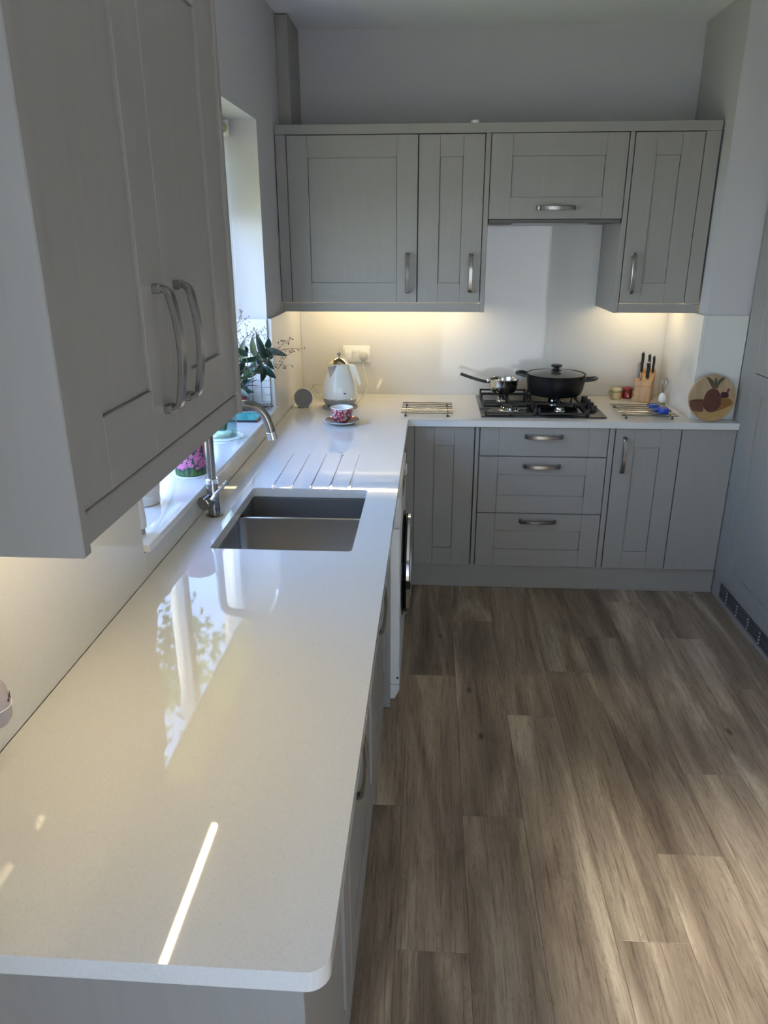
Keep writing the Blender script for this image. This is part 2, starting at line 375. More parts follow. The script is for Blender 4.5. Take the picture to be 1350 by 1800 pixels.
# kitchen window
q = B(); fx0, fx1 = -0.26, -0.20
for a in ((WY0, WY0 + .06, WZ0, WZ1), (WY1 - .06, WY1, WZ0, WZ1), (WY0, WY1, WZ0, WZ0 + .06), (WY0, WY1, WZ1 - .06, WZ1), (-1.60, -1.54, WZ0, WZ1)):
    bx(q, fx0, fx1, *a, bev=0.004)
win = obj('window_1', q, UPVC, kind='structure')
for a, b in ((WY0 + .055, -1.595), (-1.545, WY1 - .055)):
    q = B(); bx(q, -0.236, -0.230, a, b, WZ0 + .055, WZ1 - .055); obj('pane', q, PANE, win, smooth=0)
q = B(); bx(q, -0.20, 0.0146, WY0 - 0.006, WY1 - 0.0, WZ0 + 0.002, 0.9876, bev=0.0025, seg=2)
obj('window_sill', q, QUARTZ, kind='structure')
q = B()
for a in ((-5.098, -5.04, 1.002, 2.098), (-4.01, -3.952, 1.002, 2.098), (-5.04, -4.01, 1.002, 1.06), (-5.04, -4.01, 2.04, 2.098)):
    bx(q, fx0, fx1, *a, bev=0.004)
wn2 = obj('window_added', q, UPVC, kind='structure')  # unseen window added behind the camera to brighten the near side panels
q = B(); bx(q, -0.236, -0.230, -5.045, -4.005, 1.055, 2.045); obj('pane', q, PANE, wn2, smooth=0)
# patio doors behind the camera
q = B()
for a in ((0.75, .82, FZ, 2.17), (2.08, 2.15, FZ, 2.17), (.82, 2.08, 2.10, 2.17), (.82, 2.08, FZ, .09)):
    bx(q, a[0], a[1], YF - .12, YF - .06, a[2], a[3], bev=0.004)
pd = obj('door_1', q, UPVC, kind='structure')
for a, b in ((.815, 2.085),):
    q = B(); bx(q, a, b, YF - .095, YF - .088, .085, 2.105); obj('pane', q, PANE, pd, smooth=0)
# unseen voile added inside the patio door to dim and soften the sun
VO = bpy.data.materials.new('white_voile'); VO.use_nodes = True; n = VO.node_tree; n.nodes.clear()
o_ = n.nodes.new('ShaderNodeOutputMaterial'); t_ = n.nodes.new('ShaderNodeBsdfTransparent'); l_ = n.nodes.new('ShaderNodeBsdfTranslucent'); l_.inputs[0].default_value = (.34, .34, .335, 1)
m_ = n.nodes.new('ShaderNodeMixShader'); m_.inputs[0].default_value = 0.80
n.links.new(t_.outputs[0], m_.inputs[1]); n.links.new(l_.outputs[0], m_.inputs[2]); n.links.new(m_.outputs[0], o_.inputs[0])
q = B(); lo = []
for z in (FZ + .02, 2.28): lo.append([q.verts.new((.66 + 1.58 * i / 120, YF + .07 + .018 * math.sin(i * .8), z)) for i in range(121)])
loft(q, lo, closed=False, capa=False, capb=False)
tag(obj('added_voile', q, VO, origin=(1.45, YF + .07, FZ), recalc=False), 'unseen sheer white voile added across the garden door to soften the sun', 'curtain')
q = B(); tube(q, [(.60, YF + .07, 2.30), (2.30, YF + .07, 2.30)], .012, 12)
for x in (.62, 2.28): bx(q, x - .008, x + .008, YF + .001, YF + .07, 2.292, 2.308)
tag(obj('curtain_pole', q, STEEL, origin=(1.45, YF + .07, 2.30)), 'thin steel curtain pole above the garden door', 'curtain pole')
# unseen tree added to break up the window's reflection on the worktop
gt = thing('added_tree', 'unseen leafy tree added beyond the kitchen window to break up its reflection', 'tree', (-2.1, 2.4, -.25))
q = B(); tube(q, bez([(-2.1, 2.4, -.25), (-2.05, 2.38, 1.5), (-2.12, 2.3, 3.0), (-2.0, 2.2, 4.6)], 16), .06, 10); obj('trunk', q, TWIG, gt)
q = B(); rt = random.Random(3)
for k in range(26):
    c = Vector((-2.05 + rt.gauss(0, .5), 2.25 + rt.gauss(0, .55), 4.7 + rt.gauss(0, .55)))
    for j in range(110):
        p = c + Vector((rt.gauss(0, .16), rt.gauss(0, .16), rt.gauss(0, .14))); a = Vector((rt.uniform(-1, 1), rt.uniform(-1, 1), rt.uniform(-1, 1))).normalized() * .05; b = a.orthogonal().normalized() * .028
        q.faces.new([q.verts.new(p + v) for v in (a, b, -a, -b)])
obj('crown', q, HEDGE, gt, kind='stuff', smooth=0, recalc=False)
# garden beyond the window
q = B(); bx(q, -14, -0.9, -5.6, 9, -0.35, -0.25); lawn = obj('lawn', q, LAWN, kind='structure', smooth=0)
q = B(); bx(q, -14, 16, -22, -5.65, -0.35, -0.25); obj('patio', q, mat('patio_stone', (0.22, 0.20, 0.175), 0.8), kind='structure', smooth=0)

# quartz linings
def splash(boxes, label):
    q = B()
    for b in boxes: bx(q, *b, bev=0.0008)
    o = obj('splashback', q, QUARTZ, smooth=0.6); tag(o, label, 'splashback'); return o
splash([(XL + .0004, 0, -L, WY0 - .008, H, 1.405)], 'cream quartz splashback on the wall under the big near wall cabinet')
splash([(XL + .0004, 0, WY0 - .007, WY1, H, WZ0)], 'low quartz upstand below the window sill behind the tap')
splash([(XL + .0004, 0, WY1 + .001, 0.0, H, ZS)], 'quartz splashback between window and back corner beside the round speaker')
q = B()
pts = [(0.0005, H), (WR, H), (WR, ZS), (1.5565, ZS), (1.5565, 1.80), (0.936, 1.80), (0.936, ZS), (0.0005, ZS)]
prism(q, pts, 0, 0.0166, M=Matrix(((1, 0, 0, 0), (0, 0, 1, 0.0005), (0, 1, 0, 0), (0, 0, 0, 1))))
tag(obj('splashback', q, QUARTZ, smooth=0), 'long quartz splashback on the back wall behind kettle and hob', 'splashback')
splash([(WR, WR + .0175, -YN, -0.0005, H, ZS)], 'quartz splashback return on the side wall beside the knife block')
splash([(WR + .018, XT - .001, -YN, -YN + .0175, H, ZS)], 'quartz splashback on the wall end behind the round wooden board')
splash([(-0.198, XL - 0.0005, WY1 - .012, WY1 - .0005, 0.9885, ZS)], 'quartz lining on the far window reveal behind the wire rack')

# ------------------------------------------------------------------ worktop with cut-outs
def arc(cx, cy, r, a0, a1, n=8): return [(cx + r * math.cos(a0 + (a1 - a0) * i / n), cy + r * math.sin(a0 + (a1 - a0) * i / n)) for i in range(n + 1)]
q = B()
R0 = 0.028
poly = [(0, 0), (0, -L)] + arc(W1 - R0, -L + R0, R0, -PI / 2, 0, 10) + [(W1, -W2), (XT - .001, -W2), (XT - .001, -YN - .0005), (WR - .0005, -YN - .0005), (WR - .0005, 0)]
prism(q, poly, H - T, H)
es = [e for e in q.edges if all(abs(v.co.z - H) < 1e-6 for v in e.verts) or all(abs(v.co.z - H + T) < 1e-6 for v in e.verts)]
bmesh.ops.bevel(q, geom=es, offset=0.002, segments=2, profile=0.5, affect='EDGES')
worktop = obj('worktop', q, QUARTZ, smooth=0)
SX0, SX1, SY0, SY1 = 0.1025, 0.4958, -2.197, -1.664
def rrect(x0, x1, y0, y1, r, n=6):
    return arc(x1 - r, y0 + r, r, -PI / 2, 0, n) + arc(x1 - r, y1 - r, r, 0, PI / 2, n) + arc(x0 + r, y1 - r, r, PI / 2, PI, n) + arc(x0 + r, y0 + r, r, PI, 1.5 * PI, n)
q = B(); prism(q, rrect(SX0, SX1, SY0, SY1, 0.012), H - T - .02, H + .02)
c1 = obj('cut_a', q, QUARTZ, smooth=0)
q = B()
for i in range(5):
    gx = 0.1678 + i * (0.4296 - 0.1678) / 4; w = 0.0042
    poly = arc(gx, -1.2387 - w, w, 0, PI, 8) + [(gx - w, -1.68), (gx + w, -1.68)]
    a = [q.verts.new((x, y, H - 0.0012 - 0.0025 * min(1, max(0, (-1.24 - y) / .42)))) for x, y in poly]; b = [q.verts.new((x, y, H + .01)) for x, y in poly]
    loft(q, [a, b])
c2 = obj('cut_b', q, QUARTZ, smooth=0)
for c in (c1, c2):
    md = worktop.modifiers.new('cut', 'BOOLEAN'); md.operation = 'DIFFERENCE'; md.object = c; md.solver = 'EXACT'
bpy.context.view_layer.update()
dg = bpy.context.evaluated_depsgraph_get()
me = bpy.data.meshes.new_from_object(worktop.evaluated_get(dg))
worktop.modifiers.clear(); worktop.data = me
for c in (c1, c2): bpy.data.objects.remove(c)
tag(worktop, 'long L-shaped pale quartz worktop with drainer grooves and sink cut-out', 'worktop')

# sink
sink = thing('sink', 'undermounted stainless steel sink with two bowls and a low divider', 'sink', (0.3, -1.93, H - T - .19))
def bowl(x0, x1, y0, y1, ztop, depth):
    q = B(); loops = []
    for z, ins, r in ((ztop, 0, .022), (ztop - depth + .02, .003, .024), (ztop - depth + .006, .008, .026), (ztop - depth, .022, .03)):
        loops.append([q.verts.new((x, y, z)) for x, y in rrect(x0 + ins, x1 - ins, y0 + ins, y1 - ins, r)])
    loft(q, loops, capa=False, capb=True)
    bmesh.ops.recalc_face_normals(q, faces=q.faces)
    o = obj('bowl', q, SINKST, sink, recalc=False)
    cx, cy = (x0 + x1) / 2, (y0 + y1) / 2
    q = B(); lathe(q, [(.045, .0005), (.043, .002), (.034, .001), (.03, -.004), (.012, -.004), (.010, .001), (.0001, .0015)], 24, (cx, cy, ztop - depth + .0005), capb=False)
    obj('drain', q, CHROME, o)
ZTOP = H - T - .001
bowl(SX0 - .004, SX1 + .004, -1.846, SY1 + .004, ZTOP - .004, .13)
bowl(SX0 - .004, SX1 + .004, SY0 - .004, -1.860, ZTOP - .004, .18)
q = B()
bx(q, SX0 - .004, SX1 + .004, -1.860, -1.846, ZTOP - .03, ZTOP - .004, bev=.004, seg=2)
obj('divider', q, SINKST, sink)
q = B()
for a in ((SX0 - .03, SX0 - .004, SY0 - .03, SY1 + .010), (SX1 + .004, SX1 + .03, SY0 - .03, SY1 + .010), (SX0 - .004, SX1 + .004, SY0 - .03, SY0 - .004), (SX0 - .004, SX1 + .004, SY1 + .004, SY1 + .010)):
    bx(q, *a, ZTOP - .003, ZTOP)
obj('flange', q, SINKST, sink, smooth=0)

# ------------------------------------------------------------------ cabinets
def handle_bm(M, length=.168):
    """bow handle in local x (along), -y out"""
    q = B(); h = length / 2; pts = [(-h, 0, 0), (-h, -.012, 0)]
    pts += [(-h + .0105 - .0105 * math.cos(a), -.012 - .0105 * math.sin(a), 0) for a in (0.5, 1.0)]
    n = 16
    for i in range(n + 1):
        u = -1 + 2 * i / n; pts.append((u * (h - .010), -.023 - .0085 * (1 - u * u), 0))
    pts += [(h - .0105 + .0105 * math.cos(a), -.012 - .0105 * math.sin(a), 0) for a in (1.0, .5)]
    pts += [(h, -.012, 0), (h, 0, 0)]
    ribbon(q, pts, (0, 0, 1), .018, .0085)
    for s in (-1, 1): bx(q, s * h - .0065, s * h + .0065, -.012, -.0002, -.0093, .0093, bev=.0015)
    bmesh.ops.transform(q, matrix=M, verts=q.verts); return q
def shaker(parent, name, M, w, h, st=.093, rail=.09, handle=None, flat=False, glabel=None):
    """door local: x 0..w, z 0..h, back at y 0, front at y -.02; M maps into parent space"""
    def put(q): bmesh.ops.transform(q, matrix=M, verts=q.verts); return q
    q = B()
    if flat: bx(q, st + .0005, w - st - .0005, -.020, 0, 0, h, bev=.0008)
    else: bx(q, st + .0018, w - st - .0018, -.0145, -.004, rail + .0006, h - rail - .0006, bev=.0006); bx(q, st - .004, w - st + .004, -.004, -.002, rail - .004, h - rail + .004)
    d = obj(name, put(q), PAINTH if flat else PAINT, parent, local=True)
    for a, b in ((0, st), (w - st, w)):
        q = B(); bx(q, a, b, -.020, 0, 0, h, bev=.0008); obj('stile', put(q), PAINT, d, local=True)
    if not flat:
        for a, b in ((0, rail), (h - rail, h)):
            q = B(); bx(q, st + .0005, w - st - .0005, -.020, 0, a, b, bev=.001); obj('rail', put(q), PAINTH, d, local=True)
    if handle:
        kind, hx, hz = handle
        q = handle_bm(M @ Tr(hx, -.020, hz) @ (Ry(PI / 2) if kind == 'v' else Matrix()))
        obj('handle', q, STEEL, d, local=True)
    return d
def carcass(parent, w, d, h, top=True, mi=CARC):
    q = B(); t = .018
    bx(q, 0, t, .001, d, 0, h); bx(q, w - t, w, .001, d, 0, h); bx(q, t, w - t, .001, d, 0, t); bx(q, t, w - t, d - .008, d, t, h - t)
    if top: bx(q, t, w - t, .001, d, h - t, h)
    return obj('carcass', q, mi, parent, local=True, smooth=0)
G = .002
# --- back base run
yc = -YD + .020
c = thing('base_cabinet', 'corner base cabinet with plain handle-less shaker door beside the washing machine', 'cabinet', (.630, yc, ZB))
carcass(c, .2865, .55, .714)
shaker(c, 'door', Tr(.001, 0, 0), (.2825), ZT - ZB)
box_obj('corner_post', PAINT, c, -.070, -.001, -.020, 0, 0, ZT - ZB, local=True)
c = thing('drawer_cabinet', 'wide base cabinet with three grey drawers under the gas hob', 'cabinet', (.9396, yc, ZB))
carcass(c, .6028, .55, .714)
zg1, zg2 = .7229 - ZB, .4342 - ZB; wd = .6028
shaker(c, 'drawer', Tr(.002, 0, zg1 + G), wd - .004, ZT - ZB - zg1 - G, st=.089, flat=True, handle=('h', wd / 2 - .003, .098))
shaker(c, 'drawer', Tr(.002, 0, zg2 + G), wd - .004, zg1 - zg2 - 2 * G, st=.089, rail=.089, handle=('h', wd / 2 - .004, .242))
shaker(c, 'drawer', Tr(.002, 0, 0), wd - .004, zg2 - G, st=.089, rail=.089, handle=('h', wd / 2 - .004, .243))
box_obj('side_panel', PAINT, c, -.0205, -.0022, -.0195, .55, 0, ZT - ZB, local=True)
box_obj('side_panel', PAINT, c, wd + .002, wd + .0265, -.0195, .55, 0, ZT - ZB, local=True)
c = thing('base_cabinet', 'narrow base cabinet with upright handle right of the drawers', 'cabinet', (1.5713, yc, ZB))
carcass(c, .3031, .55, .714)
shaker(c, 'door', Tr(.002, 0, 0), .299, ZT - ZB, st=.09, handle=('v', .043, .585))
c = thing('filler_panel', 'plain grey filler panel between the narrow base cabinet and the tall units', 'panel', (1.8767, yc, ZB))
box_obj('panel', PAINT, c, 0, XT - 1.8767 - .003, -.02, 0, 0, ZT - ZB, local=True)
q = B(); bx(q, .60, 2.133, -.575, -.557, FZ + .001, ZB - .003, bev=.001)
tag(obj('plinth', q, PAINTH), 'grey plinth board along the floor under the drawer cabinet', 'plinth')

# --- left base run (fronts face +x)
def leftunit(y0, y1, label, handle, name='base_cabinet'):
    c = thing(name, label, 'cabinet', (XD - .02, y0, ZB), PI / 2)
    w = y1 - y0; carcass(c, w, XD - .025, .712, top=False)
    return c, w
c, w = leftunit(-3.378, -2.905, 'base cabinet at the near end of the long worktop, next to the end panel', None)
shaker(c, 'door', Tr(.002, 0, 0), w - .004, ZT - ZB)
c, w = leftunit(-2.903, -2.247, 'base cabinet under the worktop with the nearest upright bow handle', None)
shaker(c, 'door', Tr(.002, 0, 0), w - .004, ZT - ZB, handle=('v', .043, .585))
c, w = leftunit(-2.245, -1.656, 'base cabinet directly under the sink beside the washing machine', None)
shaker(c, 'door', Tr(.002, 0, 0), w - .004, ZT - ZB, handle=('v', .043, .585))
c, w = leftunit(-.988, -.625, 'slim base cabinet in the corner beyond the washing machine', None)
shaker(c, 'door', Tr(.002, 0, 0), w - .004, ZT - ZB, handle=('v', w - .043, .585))
q = B(); bx(q, .001, XD + .002, -3.401, -3.381, FZ + .001, H - T - .001, bev=.001)
tag(obj('end_panel', q, PAINT, origin=(.3, -3.39, FZ)), 'grey wood-grain end panel below the near end of the worktop', 'panel')
q = B(); bx(q, .001, XD + .014, -1.652, -1.634, FZ + .001, H - T - .001, bev=.001)
tag(obj('end_panel', q, PAINT, origin=(.3, -1.64, FZ)), 'grey support panel standing against the side of the washing machine', 'panel')
q = B(); bx(q, .485, .503, -3.378, -1.656, FZ + .001, ZB - .003, bev=.001)
tag(obj('plinth', q, PAINT), 'grey plinth board under the left-hand run of base cabinets', 'plinth')

# --- washing machine
wmn = thing('washing_machine', 'white front-loading washing machine with chrome porthole door under the worktop', 'washing machine', (.30, -1.31, FZ))
q = B()
prism(q, [(.03, FZ + .012), (.585, FZ + .012), (.604, FZ + .052), (.604, FZ + .072), (.03, FZ + .072)], -1.608, -1.012, M=Matrix(((1, 0, 0, 0), (0, 0, 1, 0), (0, 1, 0, 0), (0, 0, 0, 1))))
obj('kick_flap', q, APPL, wmn, smooth=0)
q = B(); bx(q, .03, .604, -1.608, -1.012, FZ + .0735, .735, bev=.006, seg=3); obj('body', q, APPL, wmn)
q = B(); bx(q, .03, .604, -1.608, -1.012, .737, .853, bev=.006, seg=3); cp = obj('control_panel', q, APPL, wmn)
q = B(); bx(q, .604, .6055, -1.36, -1.20, .775, .83, bev=.0005); obj('display', q, BLACKGL, cp)
q = B(); bx(q, .604, .606, -1.58, -1.43, .75, .845, bev=.0005); obj('soap_drawer', q, WHITEP, cp)
for i in range(4):
    q = B(); lathe(q, [(.006, 0), (.006, .003), (.004, .004)], 12, M=Tr(.604, -1.18 + i * .035, .80) @ Ry(PI / 2)); obj('button', q, CHROME, cp)
q = B(); lathe(q, [(.024, 0), (.024, .004), (.021, .006)], 24, M=Tr(.604, -1.10 + 0.03, .795) @ Ry(PI / 2)); obj('dial', q, WHITEP, cp)
MD = Tr(.6042, -1.31, .475) @ Ry(PI / 2)
q = B(); lathe(q, [(.212, 0), (.212, .006), (.19, .010), (.165, .012), (.165, .010), (.15, .0)], 48, M=MD); dr = obj('door', q, BLACKGL, wmn)
q = B(); lathe(q, [(.175, .012), (.200, .012), (.207, .020), (.205, .030), (.188, .034), (.170, .030), (.165, .020), (.175, .012)], 48, capa=False, capb=False, M=MD); obj('door_ring', q, CHROME, dr)
q = B(); lathe(q, [(.165, .014), (.160, .020), (.12, .026), (.0001, .028)], 40, capa=False, M=MD); obj('door_glass', q, BLACKGL, dr)
q = B(); bx(q, .622, .6405, -1.522, -1.505, .455, .490, bev=.004); obj('door_grip', q, BLACKP, dr)
q = B(); sphere(q, (.597, -1.6085, .125), .0045, 8, 6); obj('side_plug', q, BLACKP, wmn)
for sx in (.07, .55):
    for sy in (-1.57, -1.05):
        q = B(); lathe(q, [(.018, 0), (.018, .0115)], 16, (sx, sy, FZ)); obj('foot', q, BLACKP, wmn)

# --- back wall cabinets
yw = -YW + .020; ZWB, ZWT, ZWL = 1.4147, 2.1332, 1.3712
hh = ZWT - ZWB
c = thing('wall_cabinet', 'widest shaker wall cabinet on the back wall, above the kettle', 'wall cabinet', (.0356, yw, ZWB))
carcass(c, .5925, .385, hh)
shaker(c, 'door', Tr(.002, 0, 0), .5885, hh - .003, handle=('v', .590 - .044, .133))
box_obj('side_filler', PAINT, c, -.049, -.0015, -.020, .02, 0, hh, local=True)
c = thing('wall_cabinet', 'narrow shaker wall cabinet just left of the extractor cabinet', 'wall cabinet', (.6292, yw, ZWB))
carcass(c, .2935, .385, hh)
shaker(c, 'door', Tr(.002, 0, 0), .2895, hh - .003, handle=('v', .2905 - .046, .133))
box_obj('side_panel', PAINT, c, .2952, .3172, -.020, .385, -.043, hh, local=True)
c = thing('extractor_cabinet', 'short lift-up extractor cabinet with a level handle above the hob', 'wall cabinet', (.9478, yw, 1.7822))
hw = .5961
carcass(c, hw, .385, ZWT - 1.7822)
shaker(c, 'door', Tr(.002, 0, 0), hw - .004, ZWT - 1.7822 - .002, rail=.09, handle=('h', hw / 2, .045))
box_obj('extractor_hood', CARC, c, .004, hw - .004, -.016, .37, -.018, -.002, local=True)
q = B(); bx(q, .12, hw - .12, .06, .30, -.0195, -.0182); obj('filter', q, STEEL, c, local=True)
c = thing('wall_cabinet', 'narrow shaker wall cabinet at the right end, above the knife block', 'wall cabinet', (1.5685, yw, ZWB))
carcass(c, .2969, .385, hh)
shaker(c, 'door', Tr(.002, 0, 0), .293, hh - .003, handle=('v', .045, .133))
box_obj('side_panel', PAINT, c, -.0225, -.0018, -.020, .385, -.043, hh, local=True)
box_obj('side_filler', PAINT, c, .2985, .362, -.020, .02, 0, hh, local=True)
q = B(); bx(q, -.0134, WR + .009, -YW, -YW + .30, ZWT + .001, 2.174, bev=.001)
tag(obj('cornice_board', q, PAINTH), 'straight grey cornice board along the tops of the back wall cabinets', 'cornice')
q = B(); bx(q, -.0134, .9235, -YW, -YW + .018, ZWL + .0016, ZWB - .003, bev=.001)
tag(obj('light_pelmet', q, PAINTH), 'grey light pelmet under the wall cabinets above the kettle', 'pelmet')
q = B(); bx(q, 1.568, WR + .008, -YW, -YW + .018, ZWL + .0016, ZWB - .003, bev=.001)
tag(obj('light_pelmet', q, PAINTH), 'grey light pelmet under the wall cabinet above the knife block', 'pelmet')
def led(name, label, *a):
    t = thing(name, label, 'light strip', ((a[0] + a[1]) / 2, (a[2] + a[3]) / 2, ZWB - .014))
    q = B(); bx(q, a[0], a[1], a[2], a[3], ZWB - .0135, ZWB - .007); obj('diffuser', q, LEDM, t, smooth=0)
    q = B(); bx(q, a[0] - .002, a[1] + .002, a[2] - .002, a[3] + .002, ZWB - .0065, ZWB - .001); obj('channel', q, STEEL, t, smooth=0)
led('led_strip', 'warm LED strip under the back wall cabinets above the kettle', .06, .90, -.167, -.153)
led('led_strip', 'warm LED strip under the right-hand wall cabinet above the knife block', 1.60, 1.90, -.167, -.153)
# small puck on the cornice
q = B(); lathe(q, [(.020, 0), (.020, .009), (.016, .012)], 20, (.874, -.385, 2.1743)); tag(obj('puck', q, WHITEP, origin=(.874, -.385, 2.1743)), 'tiny white puck lying on top of the cornice board', 'puck')
# pipe boxing
c = thing('pipe_boxing', 'slim grey pipe boxing in the corner above the back wall cabinets', 'boxing', (0, -.13, 2.18))
box_obj('front_panel', PAINT, c, XL + .001, .040, -.2654, -.2474, 2.1745, ZC - .006)
box_obj('side_panel', PAINT, c, .022, .040, -.247, .017, 2.1745, ZC - .006)

# --- left near wall cabinet
DW = .315; yb0, yb1 = -3.3144, -2.5806
c = thing('wall_cabinet', 'large double-door wall cabinet hanging over the near worktop', 'wall cabinet', (DW - .02, yb0, 1.4098), PI / 2)
hw_ = yb1 - yb0; HB = 2.1332 - 1.4098
q = B(); t = .018
d_ = DW - .02 + .016
bx(q, t, hw_ - t, .001, d_, 0, t); bx(q, t, hw_ - t, .001, d_, HB - t, HB); bx(q, t, hw_ - t, d_ - .008, d_, t, HB - t)
obj('carcass', q, CARC, c, local=True, smooth=0)
box_obj('side_panel', PAINT, c, 0, t - .0005, -.028, d_, -.045, HB, local=True)
box_obj('side_panel', PAINT, c, hw_ - t + .0005, hw_, -.026, d_, -.042, HB, local=True)
ym = -2.9525 - yb0
shaker(c, 'door', Tr(t + .001, 0, 0), ym - t - .002, HB, st=.09, handle=('v', ym - t - .045, .140))
shaker(c, 'door', Tr(ym + .001, 0, 0), hw_ - t - ym - .002, HB, st=.09, handle=('v', .045, .140))
box_obj('pelmet', PAINTH, c, t, hw_ - t, -.020, -.002, -.0415, -.003, local=True)
box_obj('cornice', PAINTH, c, 0, hw_, -.03, d_, HB + .001, HB + .04, local=True)
led('led_strip', 'warm LED strip under the big near wall cabinet', .203, .217, -3.29, -2.676)

# --- tall units
def tall(y0, w, label, grp=None):
    c = thing('tall_cabinet', label, 'tall cabinet', (XT + .02, y0, ZB), -PI / 2)
    carcass(c, w, .56, 2.13 - ZB)
    shaker(c, 'door', Tr(.002, 0, 0), w - .004, 1.1395 - ZB, st=.095, rail=.082)
    shaker(c, 'door', Tr(.0015, 0, 1.1435 - ZB), w - .003, 2.13 - 1.1435, st=.095, rail=.09)
    return c
c = tall(-.676, .598, 'full-height grey unit with two stacked doors beside the round wooden board')
box_obj('filler', PAINT, c, -.146, -.001, -.020, .02, 0, 2.13 - ZB, local=True)
tall(-1.276, .598, 'full-height grey unit next along, mostly outside the frame')
q = B(); bx(q, XT, XR - .002, -1.876, -.53, 2.1315, 2.172, bev=.001); tag(obj('cornice_board', q, PAINT), 'grey cornice board on top of the tall cabinets', 'cornice')
q = B(); bx(q, XT + .0, XR - .03, -1.894, -1.8765, FZ + .001, 2.13, bev=.001); tag(obj('end_panel', q, PAINT, origin=(2.4, -1.88, FZ)), 'grey end panel closing the row of tall cabinets', 'panel')
pl = thing('plinth', 'grey plinth with ventilation slot below the tall cabinets', 'plinth', (2.14, -1.2, FZ))
gz0, gz1 = .042, .122
q = B()
bx(q, 2.137, 2.155, -1.87, -.560, FZ + .001, gz0); bx(q, 2.137, 2.155, -1.87, -.560, gz1, ZB - .003); bx(q, 2.137, 2.155, -.655, -.560, gz0, gz1); bx(q, 2.137, 2.155, -1.87, -1.60, gz0, gz1)
obj('board', q, PAINT, pl, smooth=0)
vg = thing('vent_grille', 'dark slotted ventilation grille with rows of small white dots set in the tall plinth', 'grille', (2.145, -1.2, gz0))
for k in range(6):
    q = B(); z = gz0 + .004 + k * .0135; bx(q, 2.1405, 2.1465, -1.598, -.657, z, z + .009, bev=.001); obj('slat', q, GRILLE, vg, smooth=0)
q = B(); bx(q, 2.147, 2.150, -1.598, -.657, gz0 + .001, gz1 - .001); obj('backing', q, DARKGAP, vg, smooth=0)
for k in range(7):
    yy = -.757 - k * .1262
    q = B(); bx(q, 2.1375, 2.1403, yy - .004, yy + .004, gz0 + .001, gz1 - .001); rb = obj('rib', q, GRILLE, vg, smooth=0)
    for z in (.050, .066, .082, .098):
        q = B(); sphere(q, (2.1375, yy, z + .004), .0034, 8, 6); obj('white_dot', q, WHITEGL, rb)  # small white balls in a column on each rib

# ------------------------------------------------------------------ hob, pans
HT = H + .0005
hob = thing('gas_hob', 'black four-burner gas hob let into the worktop', 'hob', (1.2413, -.29, H))
q = B(); bx(q, .946, 1.5365, -.547, -.045, HT, HT + .007, bev=.0025, seg=2); obj('base_plate', q, BLACKGL, hob)
def burner(x, y, r):
    q = B(); lathe(q, [(r * 1.25, 0), (r * 1.2, .003), (r, .005), (r, .014), (r * .92, .017)], 28, (x, y, HT + .0072)); b = obj('burner', q, CHROME, hob)
    q = B(); lathe(q, [(r * .88, .0172), (r * .88, .022), (r * .8, .0235)], 28, (x, y, HT + .0072)); obj('burner_cap', q, BLACKM, b)
burner(1.090, -.405, .042); burner(1.083, -.165, .030); burner(1.335, -.415, .022); burner(1.345, -.19, .034)
def grate(x0, x1, y0, y1, cs):
    q = B(); zt = HT + .045; w = .0045
    for a in ((x0, x1, y0, y0 + 2 * w), (x0, x1, y1 - 2 * w, y1), (x0, x0 + 2 * w, y0, y1), (x1 - 2 * w, x1, y0, y1)):
        bx(q, *a, HT + .012, HT + .021, bev=.001)
    ymid = (y0 + y1) / 2
    bx(q, x0, x1, ymid - w, ymid + w, HT + .012, HT + .021, bev=.001)
    for x in (x0 + w, x1 - w):
        for y in (y0 + w, y1 - w): bx(q, x - w, x + w, y - w, y + w, HT + .0072, zt, bev=.001)
        for s in (y0 + (ymid - y0) * .5, y1 - (y1 - ymid) * .5): bx(q, x - w, x + w, s - w, s + w, HT + .012, zt, bev=.001)
    bx(q, x0, x1, y1 - 2 * w, y1, zt - .008, zt, bev=.001)
    for cx, cy in cs:
        for dx, dy in ((1, 0), (-1, 0), (0, 1), (0, -1)):
            ex = x1 if dx > 0 else x0; ey = (ymid if (cy < ymid) == (dy > 0) else (y1 if dy > 0 else y0))
            if dx: a = (min(cx + dx * .02, ex), max(cx + dx * .02, ex), cy - w * .7, cy + w * .7)
            else: a = (cx - w * .7, cx + w * .7, min(cy + dy * .02, ey), max(cy + dy * .02, ey))
            bx(q, *a, zt - .009, zt, bev=.001)
            if dy and abs(ey - ymid) < 1e-6: bx(q, cx - w * .7, cx + w * .7, ey - w, ey + w, HT + .02, zt, bev=.001)
    obj('pan_support', q, BLACKM, hob)
grate(.965, 1.208, -.530, -.062, ((1.090, -.405), (1.083, -.165)))
grate(1.216, 1.459, -.530, -.062, ((1.335, -.415), (1.345, -.19)))
for k in range(4):
    y = -.415 + k * .078
    q = B(); lathe(q, [(.020, 0), (.020, .004), (.0165, .006), (.0155, .022), (.013, .024)], 20, (1.498, y, HT + .0072))
    bx(q, 1.482, 1.514, y - .003, y + .003, HT + .030, HT + .034, bev=.001); obj('knob', q, BLACKP, hob)
PT = HT + .0455
